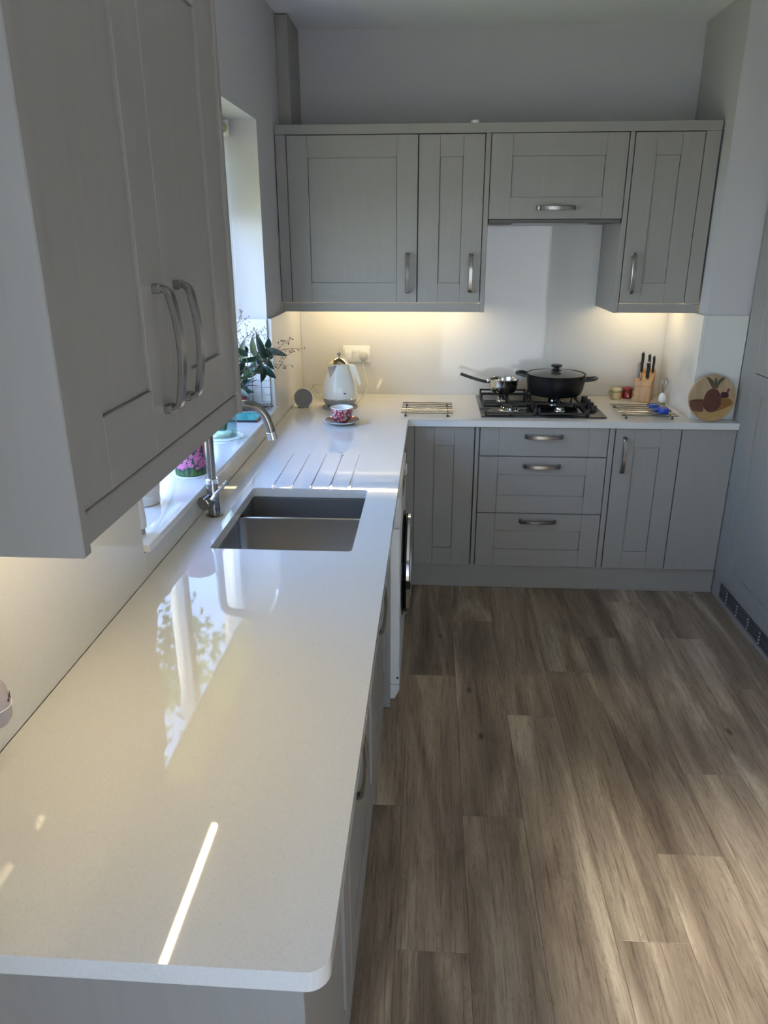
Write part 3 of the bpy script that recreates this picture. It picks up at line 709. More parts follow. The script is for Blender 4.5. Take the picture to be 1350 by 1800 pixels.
# saucepan
px_, py_ = 1.082, -.145
sp = thing('saucepan', 'small stainless steel saucepan with long black handle on the hob', 'saucepan', (px_, py_, PT))
q = B(); lathe(q, [(.0001, 0), (.052, 0), (.062, .004), (.070, .018), (.0745, .040), (.075, .064), (.077, .068), (.075, .0685), (.073, .064), (.0725, .040), (.068, .019), (.055, .006), (.0001, .005)], 40, (px_, py_, PT), capa=False, capb=False)
obj('body', q, PANST, sp)
q = B(); ang = PI * 0.97; d = Vector((math.cos(ang), math.sin(ang), 0)); c0 = Vector((px_, py_, PT))
pts = [c0 + d * a + Vector((0, 0, z)) for a, z in ((.074, .052), (.090, .052), (.105, .054), (.16, .068), (.225, .089))]
ribbon(q, bez(pts, 16), Vector((0, 0, 1)).cross(d), .021, .014)
ha = obj('handle', q, BLACKP, sp)
q = B(); sphere(q, c0 + d * .078 + Vector((0, 0, .057)), .014, 12, 8, (1, 1.1, .9)); obj('handle_mount', q, PANST, ha)
# stockpot
px_, py_ = 1.343, -.185; R = .150
so = thing('stockpot', 'wide black non-stick pot with lid and two loop handles on the hob', 'cooking pot', (px_, py_, PT))
q = B(); lathe(q, [(.0001, 0), (R * .80, 0), (R * .87, .006), (R * .94, .030), (R * .975, .070), (R * .985, .100), (R * 1.0, .106), (R * .985, .1065), (R * .965, .101), (R * .955, .070), (R * .92, .03), (R * .8, .008), (.0001, .007)], 56, (px_, py_, PT), capa=False, capb=False)
obj('body', q, BLACKPOT, so)
q = B(); lathe(q, [(R * .955, .1015), (R * .95, .1045), (R * .88, .1065), (R * .6, .1145), (R * .3, .1195), (.0001, .121)], 48, (px_, py_, PT), capa=True, capb=False); ld = obj('lid', q, LIDGLASS, so)
q = B(); lathe(q, [(.028, .1195), (.024, .124), (.014, .130), (.014, .136), (.025, .139), (.029, .145), (.026, .151), (.0001, .152)], 28, (px_, py_, PT), capb=False); obj('lid_knob', q, BLACKP, ld)
for ang in (PI - .45, -.45 + .0):
    d = Vector((math.cos(ang), math.sin(ang), 0)); n = Vector((-d.y, d.x, 0)); c0 = Vector((px_, py_, PT + .088))
    q = B(); pts = [c0 + d * (R * .97) + n * .034, c0 + d * (R * 1.06) + n * .037, c0 + d * (R * 1.30) + n * .034 + Vector((0, 0, .006)), c0 + d * (R * 1.38) + Vector((0, 0, .008)), c0 + d * (R * 1.30) - n * .034 + Vector((0, 0, .006)), c0 + d * (R * 1.06) - n * .037, c0 + d * (R * .97) - n * .034]
    tube(q, bez(pts, 30), .0078, 10); obj('side_handle', q, BLACKP, so)

# ------------------------------------------------------------------ trivets
def trivet(label, x0, x1, y0, y1, n, off=0.0):
    t = thing('trivet', label, 'trivet', ((x0 + x1) / 2, (y0 + y1) / 2, H), 0, 'steel rod trivets on the worktop')
    zz = H + .0165
    for i in range(n):
        y = y0 + (y1 - y0) * i / (n - 1); q = B(); pts = []
        for k in range(25):
            u = k / 24; pts.append((x0 + (x1 - x0) * u, y, zz + .0006 * math.sin(u * 2 * PI * 2.0 + .4)))
        tube(q, pts, .0023, 8); obj('rod', q, DARKST, t)
    for x in (x0 + .022, x1 - .026):
        q = B(); tube(q, [(x, y0 - .004, zz - .0052), (x, y1 + .004, zz - .0052)], .0023, 8); cb = obj('cross_bar', q, DARKST, t)
        for y in (y0 + .004, y1 - .004):
            q = B(); lathe(q, [(.0055, 0), (.0058, .004), (.0045, .0085)], 12, (x, y, H + .0004)); obj('rubber_foot', q, BLACKP, cb)
    return t
trivet('steel rod trivet lying on the worktop to the left of the hob', .562, .812, -.545, -.305, 7)
trivet('steel rod trivet with a blue plastic clip on it, right of the hob', 1.604, 1.866, -.545, -.293, 7)
bc = thing('plastic_clip', 'small bright blue plastic clip lying on the right-hand trivet', 'clip', (1.79, -.45, H + .02))
ZC_ = H + .0205
q = B(); bx(q, 1.772, 1.822, -.395, -.345, ZC_, ZC_ + .016, bev=.004, seg=2); bx(q, 1.785, 1.83, -.435, -.393, ZC_ , ZC_ + .007, bev=.003); obj('clear_jaw', q, BLUETR, bc)
q = B(); bx(q, 1.786, 1.828, -.520, -.470, ZC_, ZC_ + .026, bev=.004, seg=2); bx(q, 1.775, 1.838, -.472, -.425, ZC_, ZC_ + .009, bev=.003); obj('blue_block', q, BLUEPL, bc)
q = B(); tube(q, [(1.829 + .010 + .010 * math.cos(a), -.49 + .010 * math.sin(a), ZC_ + .008) for a in [2 * PI * i / 16 for i in range(17)]], .0016, 6); obj('ring', q, BLACKP, bc)

# ------------------------------------------------------------------ knife block
kb = thing('knife_block', 'slanted beech knife block standing in the back right corner', 'knife block', (1.815, -.11, H))
kx0, kx1, ky0, ky1 = 1.775, 1.855, -.165, -.050
q = B()
prof = [(ky0, H + .0005), (ky1, H + .0005), (ky1, H + .160), (ky0 + .004, H + .112)]
prism(q, [(y, z) for y, z in prof], kx0, kx1, M=Matrix(((0, 0, 1, 0), (1, 0, 0, 0), (0, 1, 0, 0), (0, 0, 0, 1))))
bmesh.ops.bevel(q, geom=list(q.edges), offset=.002, segments=1, affect='EDGES')
body = obj('body', q, BEECH, kb)
KC = Vector((1.815, -.11, 0)); KR = Matrix.Rotation(-.42, 3, 'Z')
q = B(); bx(q, kx0 - .0004, kx1 + .0004, ky0 - .0012, ky0 + .0002, H + .083, H + .0845); obj('joint_line', q, MAHOG2, body, smooth=0)
kb.rotation_euler.z = -.42
def ztop(y): return H + .112 + (y - ky0 - .004) / (ky1 - ky0 - .004) * .048
kn = [(1.789, -.085, .098, 'black-handled knife, tallest in the block, at its back left', BLACKP, .007),
      (1.822, -.083, .090, 'black-handled knife at the back middle of the block', BLACKP, .0065),
      (1.846, -.088, .085, 'black-handled knife at the back right of the block', BLACKP, .006),
      (1.783, -.135, .072, 'grey-handled knife at the front left of the block', GREYPL, .007),
      (1.797, -.150, .022, 'short steel-ended knife low at the front of the block', PANST, .005),
      (1.830, -.140, .080, 'thick black-handled knife at the front right of the block', BLACKP, .0085)]
for x, y, ln, lab, m_, w in kn:
    z0 = ztop(y); w *= 1.35; t = thing('kitchen_knife', lab, 'knife', (x, y, z0), 0, 'knives in the knife block')
    q = B(); ln_ = ln; pts = [(x, y, z0 + .004), (x - .001, y - .002, z0 + ln * .35), (x + .0005, y - .003, z0 + ln * .7), (x - .001, y - .006, z0 + ln)]
    ribbon(q, bez(pts, 10), (0, 1, 0), w * 2.2, w * 1.4); h_ = obj('handle', q, m_, t)
    q = B(); sphere(q, (x, y - .006, z0 + ln + .001), w * .75, 8, 6); obj('end_cap', q, STEEL, h_)
    q = B(); bx(q, x - .001, x + .001, y - .009, y + .009, z0 - .006, z0 + .006); obj('blade', q, STEEL, t, smooth=0)
    t.location = KC + KR @ (Vector((x, y, z0)) - KC); t.rotation_euler.z = -.42

# whisk with egg stand
wk = thing('egg_whisk', 'mini wire whisk standing in a white egg-shaped holder', 'whisk', (1.884, -.205, H))
q = B(); lathe(q, [(.0001, 0), (.018, 0), (.0195, .003), (.016, .007), (.0001, .008)], 24, (1.884, -.205, H + .0005), capa=False, capb=False); obj('green_foot', q, mat('olive_green_base', (0.28, 0.30, 0.06), 0.5), wk)
q = B(); sphere(q, (1.884, -.205, H + .034), .0185, 20, 14, (1, 1, 1.42)); obj('egg_holder', q, WHITEGL, wk)
q = B(); lathe(q, [(.0055, 0), (.0045, .004)], 12, (1.884, -.205, H + .0595)); obj('collar', q, STEEL, wk)
q = B(); b0 = Vector((1.884, -.205, H + .063))
for k in range(4):
    a = PI * k / 4; d = Vector((math.cos(a), math.sin(a), 0)); ln = Vector((.006, 0, 0))
    pts = []
    for i in range(31):
        u = -1 + 2 * i / 30; tt_ = 1 - abs(u); wv = .0012 + .0145 * math.sin(PI * tt_ ** 1.5) ** .75 if 0 < tt_ < 1 else (.0012 if tt_ == 0 else 0)
        pts.append(b0 + d * math.copysign(wv, u) * (0 if abs(u) < 1e-6 else 1) + Vector((.008 * tt_, 0, .076 * tt_)))
    tube(q, pts, .0009, 5)
obj('wires', q, STEEL, wk)

# jars
def jar(x, y, label, bm_, lm, hgt):
    t = thing('clip_top_jar', label, 'jar', (x, y, H))
    q = B(); lathe(q, [(.024, 0), (.027, .004), (.0275, .03), (.024, .040), (.0215, .043)], 28, (x, y, H + .0005)); obj('body', q, bm_, t)
    q = B(); lathe(q, [(.0235, .0435), (.026, .0455), (.026, .052), (.024, .057), (.012, .0595), (.0001, .0600)], 28, (x, y, H + .0005), capb=False); l = obj('lid', q, lm, t)
    q = B(); tube(q, [(x + .0275 * math.cos(a), y + .0275 * math.sin(a), H + .040) for a in [2 * PI * i / 24 for i in range(25)]], .0011, 6)
    tube(q, [(x - .028, y - .002, H + .040), (x - .036, y - .002, H + .046), (x - .036, y - .002, H + .028), (x - .031, y - .002, H + .022)], .0016, 6)
    tube(q, [(x + .028, y - .002, H + .040), (x + .034, y - .002, H + .050), (x + .027, y - .002, H + .055)], .0014, 6)
    obj('wire_clip', q, STEEL, t)
    return t
jar(1.683, -.075, 'pale yellow clip-top jar on the worktop beside the pot', JARCREAM, JARLID, .06)
j = jar(1.747, -.045, 'red clip-top jar between the yellow jar and the knife block', REDJAR, mat('dusty_red_lid', (0.30, 0.03, 0.04), 0.3), .06)
q = B(); bx(q, 1.742, 1.751, -.0740, -.0722, H + .008, H + .022, bev=.0006); obj('paper_tag', q, CORDM, j)

# round board with inlaid fruit
bc0 = Vector((1.996, -.569, H + .1085)); BR_ = .1075; TH = .014
lean = 0.10
MB_ = Tr(bc0.x, bc0.y, bc0.z) @ Rz(.05) @ Rx(-lean) @ Rx(PI / 2)     # local z -> towards the camera
bd = thing('round_board', 'round wooden board inlaid with a pineapple and fruit bowl picture', 'board', (bc0.x, bc0.y, H))
q = B(); lathe(q, [(BR_ - .002, -TH / 2), (BR_, -TH / 2 + .003), (BR_, TH / 2 - .003), (BR_ - .002, TH / 2)], 64, M=MB_); obj('board', q, PALEW, bd)
def uv(px, py):   # picture of the board, unit disc
    return ((px - 655) / 480 * BR_, (582 - py) / 468 * BR_)
def inlay(nm, m_, pts, z):
    q = B(); P_ = []
    for a in pts:
        v = Vector((*uv(*a), 0)); 
        if v.length > BR_ * .985: v *= BR_ * .985 / v.length
        P_.append((v.x, v.y))
    a = [q.verts.new((x, y, TH / 2 - .0004)) for x, y in P_]; b = [q.verts.new((x, y, TH / 2 + z)) for x, y in P_]
    loft(q, [a, b]); bmesh.ops.transform(q, matrix=MB_, verts=q.verts); obj(nm, q, m_, bd, smooth=0)
inlay('bowl_inlay', BOWLW, [(160, 640), (175, 700), (215, 830)] + [(215 + 40 * i, 845 + 22 * math.sin(PI * i / 12)) for i in range(1, 12)] + [(760, 845), (900, 800), (1080, 700), (1130, 640), (1120, 750), (1060, 860), (960, 960), (840, 1030), (655, 1050), (480, 1025), (330, 945), (230, 840)][:0] + [(700, 865), (800, 840), (900, 800), (1000, 745), (1080, 690), (1135, 650), (1110, 760), (1050, 870), (950, 965), (820, 1035), (655, 1052), (490, 1030), (350, 960), (250, 850)], .0005)
inlay('bowl_back_inlay', MAHOG2, [(165, 640), (250, 612), (380, 600), (470, 605), (500, 830), (470, 860), (330, 845), (215, 830), (180, 740)], .0006)
inlay('bowl_mouth_inlay', MAHOG, [(165, 640), (300, 604), (440, 600), (455, 660), (300, 655)], .0009)
inlay('bowl_shade_inlay', MAHOG2, [(310, 690), (440, 670), (450, 740), (350, 735)], .0008)
inlay('plum_inlay', PURPV, [(815, 480), (860, 455), (930, 460), (985, 505), (980, 560), (900, 590), (820, 575)], .0008)
inlay('stalk_inlay', MAHOG2, [(925, 470), (945, 395), (975, 385), (1000, 405), (975, 480), (950, 485)], .0007)
inlay('orange_inlay', OCHREV, [(770, 640), (840, 585), (930, 570), (1010, 590), (1065, 640), (1085, 690), (1000, 745), (900, 795), (800, 835), (740, 845), (735, 700)], .0010)
inlay('pineapple_inlay', MAHOG, [(655 + 190 * math.cos(a) * (1.0 if math.sin(a) < 0 else .93), 640 - (250 * math.sin(a) if math.sin(a) > 0 else 225 * math.sin(a))) for a in [2 * PI * i / 32 for i in range(32)]], .0013)
q = B()
for i in range(-4, 5):
    for s in (1, -1):
        for k in range(9):
            a = (655 + i * 40 + s * (k - 4) * 36, 640 + (k - 4) * 46); b = (a[0] + s * 36, a[1] + 46)
            if all(((p[0] - 655) / 172) ** 2 + ((p[1] - 640) / 215) ** 2 < 1 for p in (a, b)):
                A_, B_ = uv(*a), uv(*b); tube(q, [(A_[0], A_[1], TH / 2 + .0013), (B_[0], B_[1], TH / 2 + .0013)], .0004, 4)
bmesh.ops.transform(q, matrix=MB_, verts=q.verts); obj('pineapple_lines', q, MAHOG2, bd, kind='stuff', smooth=0)
inlay('leaf_inlay', GREENV, [(640, 385), (600, 330), (540, 240), (480, 150), (560, 175), (640, 240), (680, 330), (690, 385)], .0015)
inlay('leaf_inlay', GREENV, [(680, 385), (700, 320), (740, 240), (810, 170), (890, 160), (830, 230), (770, 300), (730, 390)], .0016)
inlay('leaf_inlay', GREENV, [(665, 300), (668, 220), (688, 165), (712, 225), (712, 290), (690, 340)], .0018)
q = B()
for k in range(9):
    a = 2 * PI * k / 9; tube(q, [(*uv(905 + 15 * math.cos(a), 690 + 12 * math.sin(a)), TH / 2 + .0011), (*uv(905 + 105 * math.cos(a), 690 + 75 * math.sin(a)), TH / 2 + .0011)], .0005, 4)
bmesh.ops.transform(q, matrix=MB_, verts=q.verts); obj('orange_lines', q, MAHOG2, bd, kind='stuff', smooth=0)

# ------------------------------------------------------------------ kettle, socket, cords
kx, ky = .246, -.352
kt = thing('electric_kettle', 'cream electric kettle with gold-toned lid near the back corner', 'kettle', (kx, ky, H))
q = B(); lathe(q, [(.089, 0), (.090, .003), (.086, .008), (.060, .012), (.0001, .012)], 48, (kx, ky, H + .0005), capb=False); obj('power_base', q, GREYPL, kt)
q = B(); lathe(q, [(.055, .014), (.068, .016), (.082, .030), (.0865, .047)], 48, (kx, ky, H)); obj('lower_band', q, GREYPL, kt)
q = B(); lathe(q, [(.0868, .0472), (.0885, .049), (.0885, .0525), (.0868, .054)], 48, (kx, ky, H), capa=False, capb=False); obj('chrome_ring', q, CHROME, kt)
q = B()
prof = [(.0866, .054), (.0880, .068), (.0870, .090), (.0815, .120), (.0725, .150), (.0620, .178), (.0530, .200), (.0475, .214), (.046, .219)]
lathe(q, prof, 56, (kx, ky, H)); obj('body', q, CREAM, kt)
q = B(); lathe(q, [(.0468, .2192), (.0475, .2225), (.045, .226), (.034, .238), (.018, .247), (.012, .249), (.012, .251)], 40, (kx, ky, H)); ld = obj('lid', q, GOLDCHROME, kt)
q = B(); lathe(q, [(.004, .251), (.0035, .256), (.0085, .259), (.0105, .266), (.008, .273), (.0001, .276)], 20, (kx, ky, H), capb=False); obj('lid_knob', q, GREYPL, ld)
sa = -2.15; ds = Vector((math.cos(sa), math.sin(sa), 0)); ns = Vector((-ds.y, ds.x, 0))
q = B(); c0 = Vector((kx, ky, H))
a0 = c0 + ds * .045 + Vector((0, 0, .216)); tip = c0 + ds * .083 + Vector((0, 0, .214))
vs = [q.verts.new(p) for p in (a0 + ns * .022, a0 - ns * .022, tip + ns * .004, tip - ns * .004, c0 + ds * .070 + Vector((0, 0, .150)))]
q.faces.new((vs[0], vs[2], vs[4])); q.faces.new((vs[1], vs[4], vs[3])); q.faces.new((vs[2], vs[3], vs[4])); q.faces.new((vs[0], vs[1], vs[3], vs[2])); q.faces.new((vs[0], vs[4], vs[1]))
spo = obj('spout', q, mat('pale_pink_steel', (0.62, 0.58, 0.56), 0.25, metal=0.7), kt, smooth=0)
q = B(); tube(q, [a0 + ns * .022, tip + ns * .004, tip - ns * .004, a0 - ns * .022], .0016, 6); tube(q, [tip, c0 + ds * .070 + Vector((0, 0, .150))], .0014, 6); obj('spout_rim', q, CHROME, spo)
ha = -.18; dh = Vector((math.cos(ha), math.sin(ha), 0)); nh = Vector((-dh.y, dh.x, 0))
q = B()
pts = [c0 + dh * a + Vector((0, 0, z)) for a, z in ((.042, .214), (.064, .216), (.082, .205), (.094, .175), (.103, .145), (.110, .118))]
loops = []
pp = bez(pts, 18)
for i, p in enumerate(pp):
    u = i / (len(pp) - 1); w = .010; dep = .008 + .014 * math.sin(PI * min(1, u * 1.1))
    inn = p - dh * dep
    loops.append([q.verts.new(v) for v in (p + nh * w, p - nh * w, inn - nh * w, inn + nh * w)])
loft(q, loops); obj('handle', q, CREAM, kt)
q = B(); bx(q, kx + .028, kx + .040, ky - .0830, ky - .0795, H + .082, H + .087); obj('badge', q, STEEL, kt, smooth=0)
so_ = thing('wall_socket', 'white double wall socket behind the kettle', 'socket', (.299, 0, 1.117))
q = B(); bx(q, .226, .373, -.010, -.0002, 1.073, 1.161, bev=.003, seg=2); obj('plate', q, WHITEP, so_)
for x in (.291, .309):
    q = B(); bx(q, x - .0065, x + .0065, -.014, -.0102, 1.122, 1.140, bev=.0015); obj('rocker_switch', q, WHITEP, so_)
pa = thing('plug_adaptor', 'boxy white power adaptor plugged into the left socket', 'plug', (.258, -.03, 1.10))
q = B(); bx(q, .239, .276, -.045, -.0105, 1.080, 1.136, bev=.004, seg=2); obj('body', q, WHITEP, pa)
pg = thing('power_plug', 'rounded cream plug with kettle cord in the right-hand socket', 'plug', (.338, -.03, 1.10))
q = B(); lathe(q, [(.024, 0), (.0245, .010), (.022, .020), (.014, .025), (.0001, .026)], 28, capb=False, M=Tr(.338, -.0105, 1.106) @ Rx(PI / 2)); obj('body', q, GREYPL if False else CORDM, pg)
q = B(); lathe(q, [(.007, 0), (.0055, .016)], 12, M=Tr(.334, -.024, 1.086) @ Rx(PI)); obj('strain_relief', q, CORDM, pg)
q = B(); tube(q, bez([(.334, -.024, 1.072), (.337, -.035, 1.05), (.345, -.05, 1.02), (.359, -.07, .985), (.364, -.10, .950), (.352, -.15, .925), (.335, -.20, .910), (.318, -.27, .9035), (.312, -.29, .9035)], 48), .0032, 8)
obj('power_cord', q, CORDM, kt)
q = B(); tube(q, bez([(.20, -.24, .9035), (.15, -.20, .9035), (.09, -.12, .912), (.066, -.08, .935), (.075, -.09, .962), (.12, -.12, .968), (.17, -.14, .966), (.22, -.13, .975), (.25, -.05, 1.03), (.257, -.03, 1.078)], 60), .0028, 8)
obj('power_cord', q, CORDM, pa)

# round smart speaker
sx, sy = .063, -.372
sk = thing('round_speaker', 'round grey fabric speaker standing against the wall left of the kettle', 'speaker', (sx, sy, H))
MS = Tr(sx, sy, H + .0495) @ Rz(.16) @ Rx(PI / 2 - .22)
q = B(); lathe(q, [(.030, -.040), (.044, -.030), (.0475, -.010), (.0485, -.002), (.0465, .0005)], 48, M=MS); obj('shell', q, WHITEP, sk)
q = B(); lathe(q, [(.0452, .0006), (.0445, .003), (.030, .0045), (.0001, .005)], 48, capb=False, M=MS); obj('fabric_front', q, FABRIC, sk)
q = B(); bx(q, sx - .030, sx + .022, sy + .005, sy + .05, H + .0005, H + .006, bev=.002); obj('foot', q, BLACKP, sk)
q = B(); tube(q, bez([(sx, sy + .04, H + .050), (.050, -.30, .985), (.072, -.24, 1.005), (.085, -.19, .985), (.090, -.15, .935), (.12, -.12, .9025), (.18, -.10, .9025), (.22, -.06, .9025)], 50), .0012, 6)
obj('thin_cable', q, CORDM, sk)

# cup and saucer
cx, cy = .297, -.705
sa_ = tag(None or obj('saucer', (lambda q: (lathe(q, [(.0001, 0), (.036, 0), (.038, .003), (.060, .006), (.083, .015), (.086, .0185), (.084, .0188), (.060, .0085), (.034, .0055), (.0001, .0055)], 48, (cx, cy, H + .0005), capa=False, capb=False), q)[1])(B()), [CERAM], origin=(cx, cy, H)), 'white saucer with a gold and red patterned rim under the floral cup', 'saucer')
q = B(); lathe(q, [(.036, .0072), (.060, .0102), (.080, .0188)], 48, (cx, cy, H + .0005), capa=False, capb=False); obj('patterned_rim', q, mat('gold_red_glaze', (0.24, 0.11, 0.05), 0.12, metal=0.4), sa_)
cp_ = thing('tea_cup', 'red floral tea cup with white inside standing on its saucer', 'cup', (cx, cy, H + .0065))
z0 = H + .0068
q = B(); lathe(q, [(.0001, 0), (.028, 0), (.030, .003), (.041, .010), (.0465, .022), (.0490, .045), (.0505, .066)], 48, (cx, cy, z0), capa=False, capb=False); obj('outer_wall', q, FLORAL, cp_)
q = B(); lathe(q, [(.0505, .066), (.0525, .070), (.0505, .0705), (.0475, .066), (.0462, .045), (.0435, .022), (.036, .010), (.0001, .006)], 48, (cx, cy, z0), capa=False, capb=False); obj('inner_wall', q, CERAM, cp_)
q = B(); hd = Vector((-.25, .968, 0)); c0 = Vector((cx, cy, z0)); tube(q, bez([c0 + hd * .047 + Vector((0, 0, .055)), c0 + hd * .070 + Vector((0, 0, .056)), c0 + hd * .076 + Vector((0, 0, .038)), c0 + hd * .062 + Vector((0, 0, .022)), c0 + hd * .045 + Vector((0, 0, .020))], 24), .0035, 8); obj('handle', q, FLORAL, cp_)

# ------------------------------------------------------------------ tap
tx, ty = .0445, -1.937
tp = thing('kitchen_tap', 'brushed steel mixer tap with curved spout behind the sink', 'tap', (tx, ty, H))
q = B(); lathe(q, [(.026, 0), (.026, .002), (.020, .004)], 32, (tx, ty, H + .0003)); obj('base_flange', q, STEEL, tp)
q = B(); lathe(q, [(.0185, .004), (.0185, .108), (.0175, .110)], 32, (tx, ty, H)); obj('body', q, STEEL, tp)
q = B(); lathe(q, [(.0190, .104), (.0190, .118), (.0165, .120)], 32, (tx, ty, H)); obj('collar', q, CHROME, tp)
q = B(); r_ = .0145
pts = [(tx + .000, ty, H + .12), (tx + .001, ty, H + .25), (tx + .002, ty, H + .292)]
pts += [(tx + .040 - .038 * math.cos(a), ty, H + .305 + .030 * math.sin(a)) for a in (.35, .75, 1.15)]
pts += [(tx + .09, ty, H + .342), (tx + .128, ty, H + .346), (tx + .156, ty, H + .336), (tx + .176, ty, H + .312), (tx + .186, ty, H + .285), (tx + .191, ty, H + .262)]
tube(q, bez(pts, 70), r_ * .92, 24); obj('spout', q, STEEL, tp)
q = B(); lathe(q, [(.0150, 0), (.0150, .022), (.0135, .023)], 24, M=Tr(tx + .1945, ty, H + .244) @ Ry(-.19)); obj('nozzle', q, CHROME, tp)
q = B(); lathe(q, [(.019, 0), (.021, .002), (.021, .030), (.019, .032)], 28, M=Tr(tx - .010, ty - .012, H + .052) @ Rx(PI / 2 + .1) @ Ry(-.35)); dl = obj('control_barrel', q, STEEL, tp)
q = B(); tube(q, [(tx + .002, ty - .030, H + .060), (tx + .020, ty - .020, H + .082), (tx + .040, ty + .010, H + .102)], .0055, 12); obj('lever', q, CHROME, dl)
q = B(); lathe(q, [(.006, 0), (.007, .004), (.007, .010)], 14, M=Tr(tx + .040, ty + .008, H + .100) @ Ry(.6)); obj('lever_end', q, CHROME, dl)

# ------------------------------------------------------------------ window sill things
ZS_ = 0.9881
def doily(x, y, r, label):
    q = B(); n = 72; lo = []
    for z, f in ((0, 1.0), (.0015, 1.0), (.0016, .93)):
        lo.append([q.verts.new((x + r * f * (1 + .045 * math.cos(i * 2 * PI / 6)) * math.cos(2 * PI * i / n), y + r * f * (1 + .045 * math.cos(i * 2 * PI / 6)) * math.sin(2 * PI * i / n), ZS_ + .0003 + z)) for i in range(n)])
    loft(q, lo); o = tag(obj('doily', q, LACE, origin=(x, y, ZS_)), label, 'doily')
    return o
vx, vy = -.090, -1.315
doily(vx, vy, .078, 'white scalloped lace doily under the glass vase')
vs_ = thing('glass_vase', 'clear glass vase of water and stems on the window sill', 'vase', (vx, vy, ZS_ + .002))
zb = ZS_ + .0022
q = B(); lathe(q, [(.0001, 0), (.054, 0), (.056, .003), (.0565, .10), (.057, .20), (.0555, .201), (.0545, .10), (.054, .014), (.0001, .012)], 40, (vx, vy, zb), capa=False, capb=False); obj('glass', q, VASEG, vs_)
q = B(); lathe(q, [(.0001, .0125), (.0535, .0142), (.0538, .10), (.0001, .101)], 40, (vx, vy, zb), capa=False, capb=False); obj('water', q, WATER, vs_)
LEAF = [((-0.034, -1.18, 1.265), (-0.021, -1.2, 1.326)), ((0.008, -1.12, 1.266), (-0.001, -1.14, 1.328)), ((0.037, -1.08, 1.253), (0.015, -1.1, 1.332)), ((0.034, -1.0, 1.274), (0.1, -1.02, 1.258)), ((0.056, -1.05, 1.248), (0.044, -1.07, 1.279)), ((0.02, -1.15, 1.263), (-0.042, -1.17, 1.246)), ((0.012, -1.1, 1.273), (0.026, -1.12, 1.226)), ((0.02, -1.02, 1.236), (0.057, -1.04, 1.211)), ((0.007, -1.12, 1.241), (-0.02, -1.14, 1.192)), ((0.013, -1.02, 1.203), (0.06, -1.04, 1.174)), ((0.02, -1.05, 1.205), (0.022, -1.07, 1.161)), ((0.027, -1.08, 1.212), (-0.0, -1.1, 1.2)), ((-0.019, -1.2, 1.251), (-0.037, -1.22, 1.234)), ((-0.031, -1.1, 1.275), (-0.037, -1.12, 1.302)), ((0.034, -1.0, 1.282), (0.043, -1.02, 1.312)), ((-0.038, -1.15, 1.226), (-0.012, -1.17, 1.199)), ((-0.035, -1.2, 1.239), (-0.032, -1.22, 1.205)), ((-0.007, -1.2, 1.28), (-0.03, -1.22, 1.302)), ((-.045, -1.2, 1.20), (-.075, -1.25, 1.17)), ((-.05, -1.22, 1.26), (-.10, -1.27, 1.29))]
LEAF2 = [((-0.127, -0.84, 1.09), (-0.073, -0.86, 1.129)), ((-0.129, -0.88, 1.09), (-0.065, -0.9, 1.074)), ((-0.124, -0.9, 1.09), (-0.080, -0.93, 1.066)), ((-0.125, -0.86, 1.09), (-0.084, -0.88, 1.150)), ((-0.124, -0.86, 1.09), (-0.122, -0.88, 1.134)), ((-0.14, -0.82, 1.09), (-.190, -.84, 1.12)), ((-.14, -.84, 1.09), (-.175, -.88, 1.14))]
def leaf(parent, a, b, w, fold=.25, m_=LEAFM):
    a, b = Vector(a), Vector(b); d = b - a; ln = d.length; d.normalize()
    eye = Vector((.70, -4.0, 1.7)); v = (eye - a).normalized(); s = d.cross(v).normalized()
    tw = random.uniform(-.9, .9); s = (Matrix.Rotation(tw, 3, d) @ s); nrm = s.cross(d).normalized()
    q = B(); rows = []; N = 10
    for i in range(N + 1):
        u = i / N; ww = w * (math.sin(PI * u ** .85) ** .8 if 0 < u < 1 else .02); c = a + d * ln * u - nrm * (.18 * ln * u * u)
        rows.append([q.verts.new(c + s * ww * k + nrm * (fold * ww * abs(k) + (.0006 if z else 0))) for z in (0, 1) for k in ((-1, -.5, 0, .5, 1) if not z else (1, .5, 0, -.5, -1))])
    loft(q, rows); return obj('leaf', q, m_, parent, smooth=1.2)
lb = thing('leafy_branch', 'dark glossy green leafy branch standing in the glass vase', 'branch', (vx, vy, zb + .02))
for a, b in LEAF:
    d = (Vector(b) - Vector(a)) * .18; leaf(lb, Vector(a) - d, Vector(b) + d, random.uniform(.013, .018))
q = B()
cen = Vector((.018, -1.09, 1.24))
for i, (a, b) in enumerate(LEAF):
    a = Vector(a); mid = Vector((vx + .035 + .004 * (i % 3), vy + .03, 1.13)) * .4 + cen * .6 + (a - cen) * .2
    tube(q, bez([(vx - .02 + .008 * (i % 5), vy - .02 + .01 * (i % 4), zb + .022), (vx + .010 + .006 * (i % 4), vy + .012 + .006 * (i % 5), zb + .13), (vx + .033 + .002 * (i % 4), vy + .030, zb + .20), mid, a], 14), .0016, 6)
obj('stem', q, STEMG, lb)
bb = thing('berry_branch', 'thin twiggy branch with tiny dark berries fanning out above the vase', 'branch', (vx, vy, zb + .02))
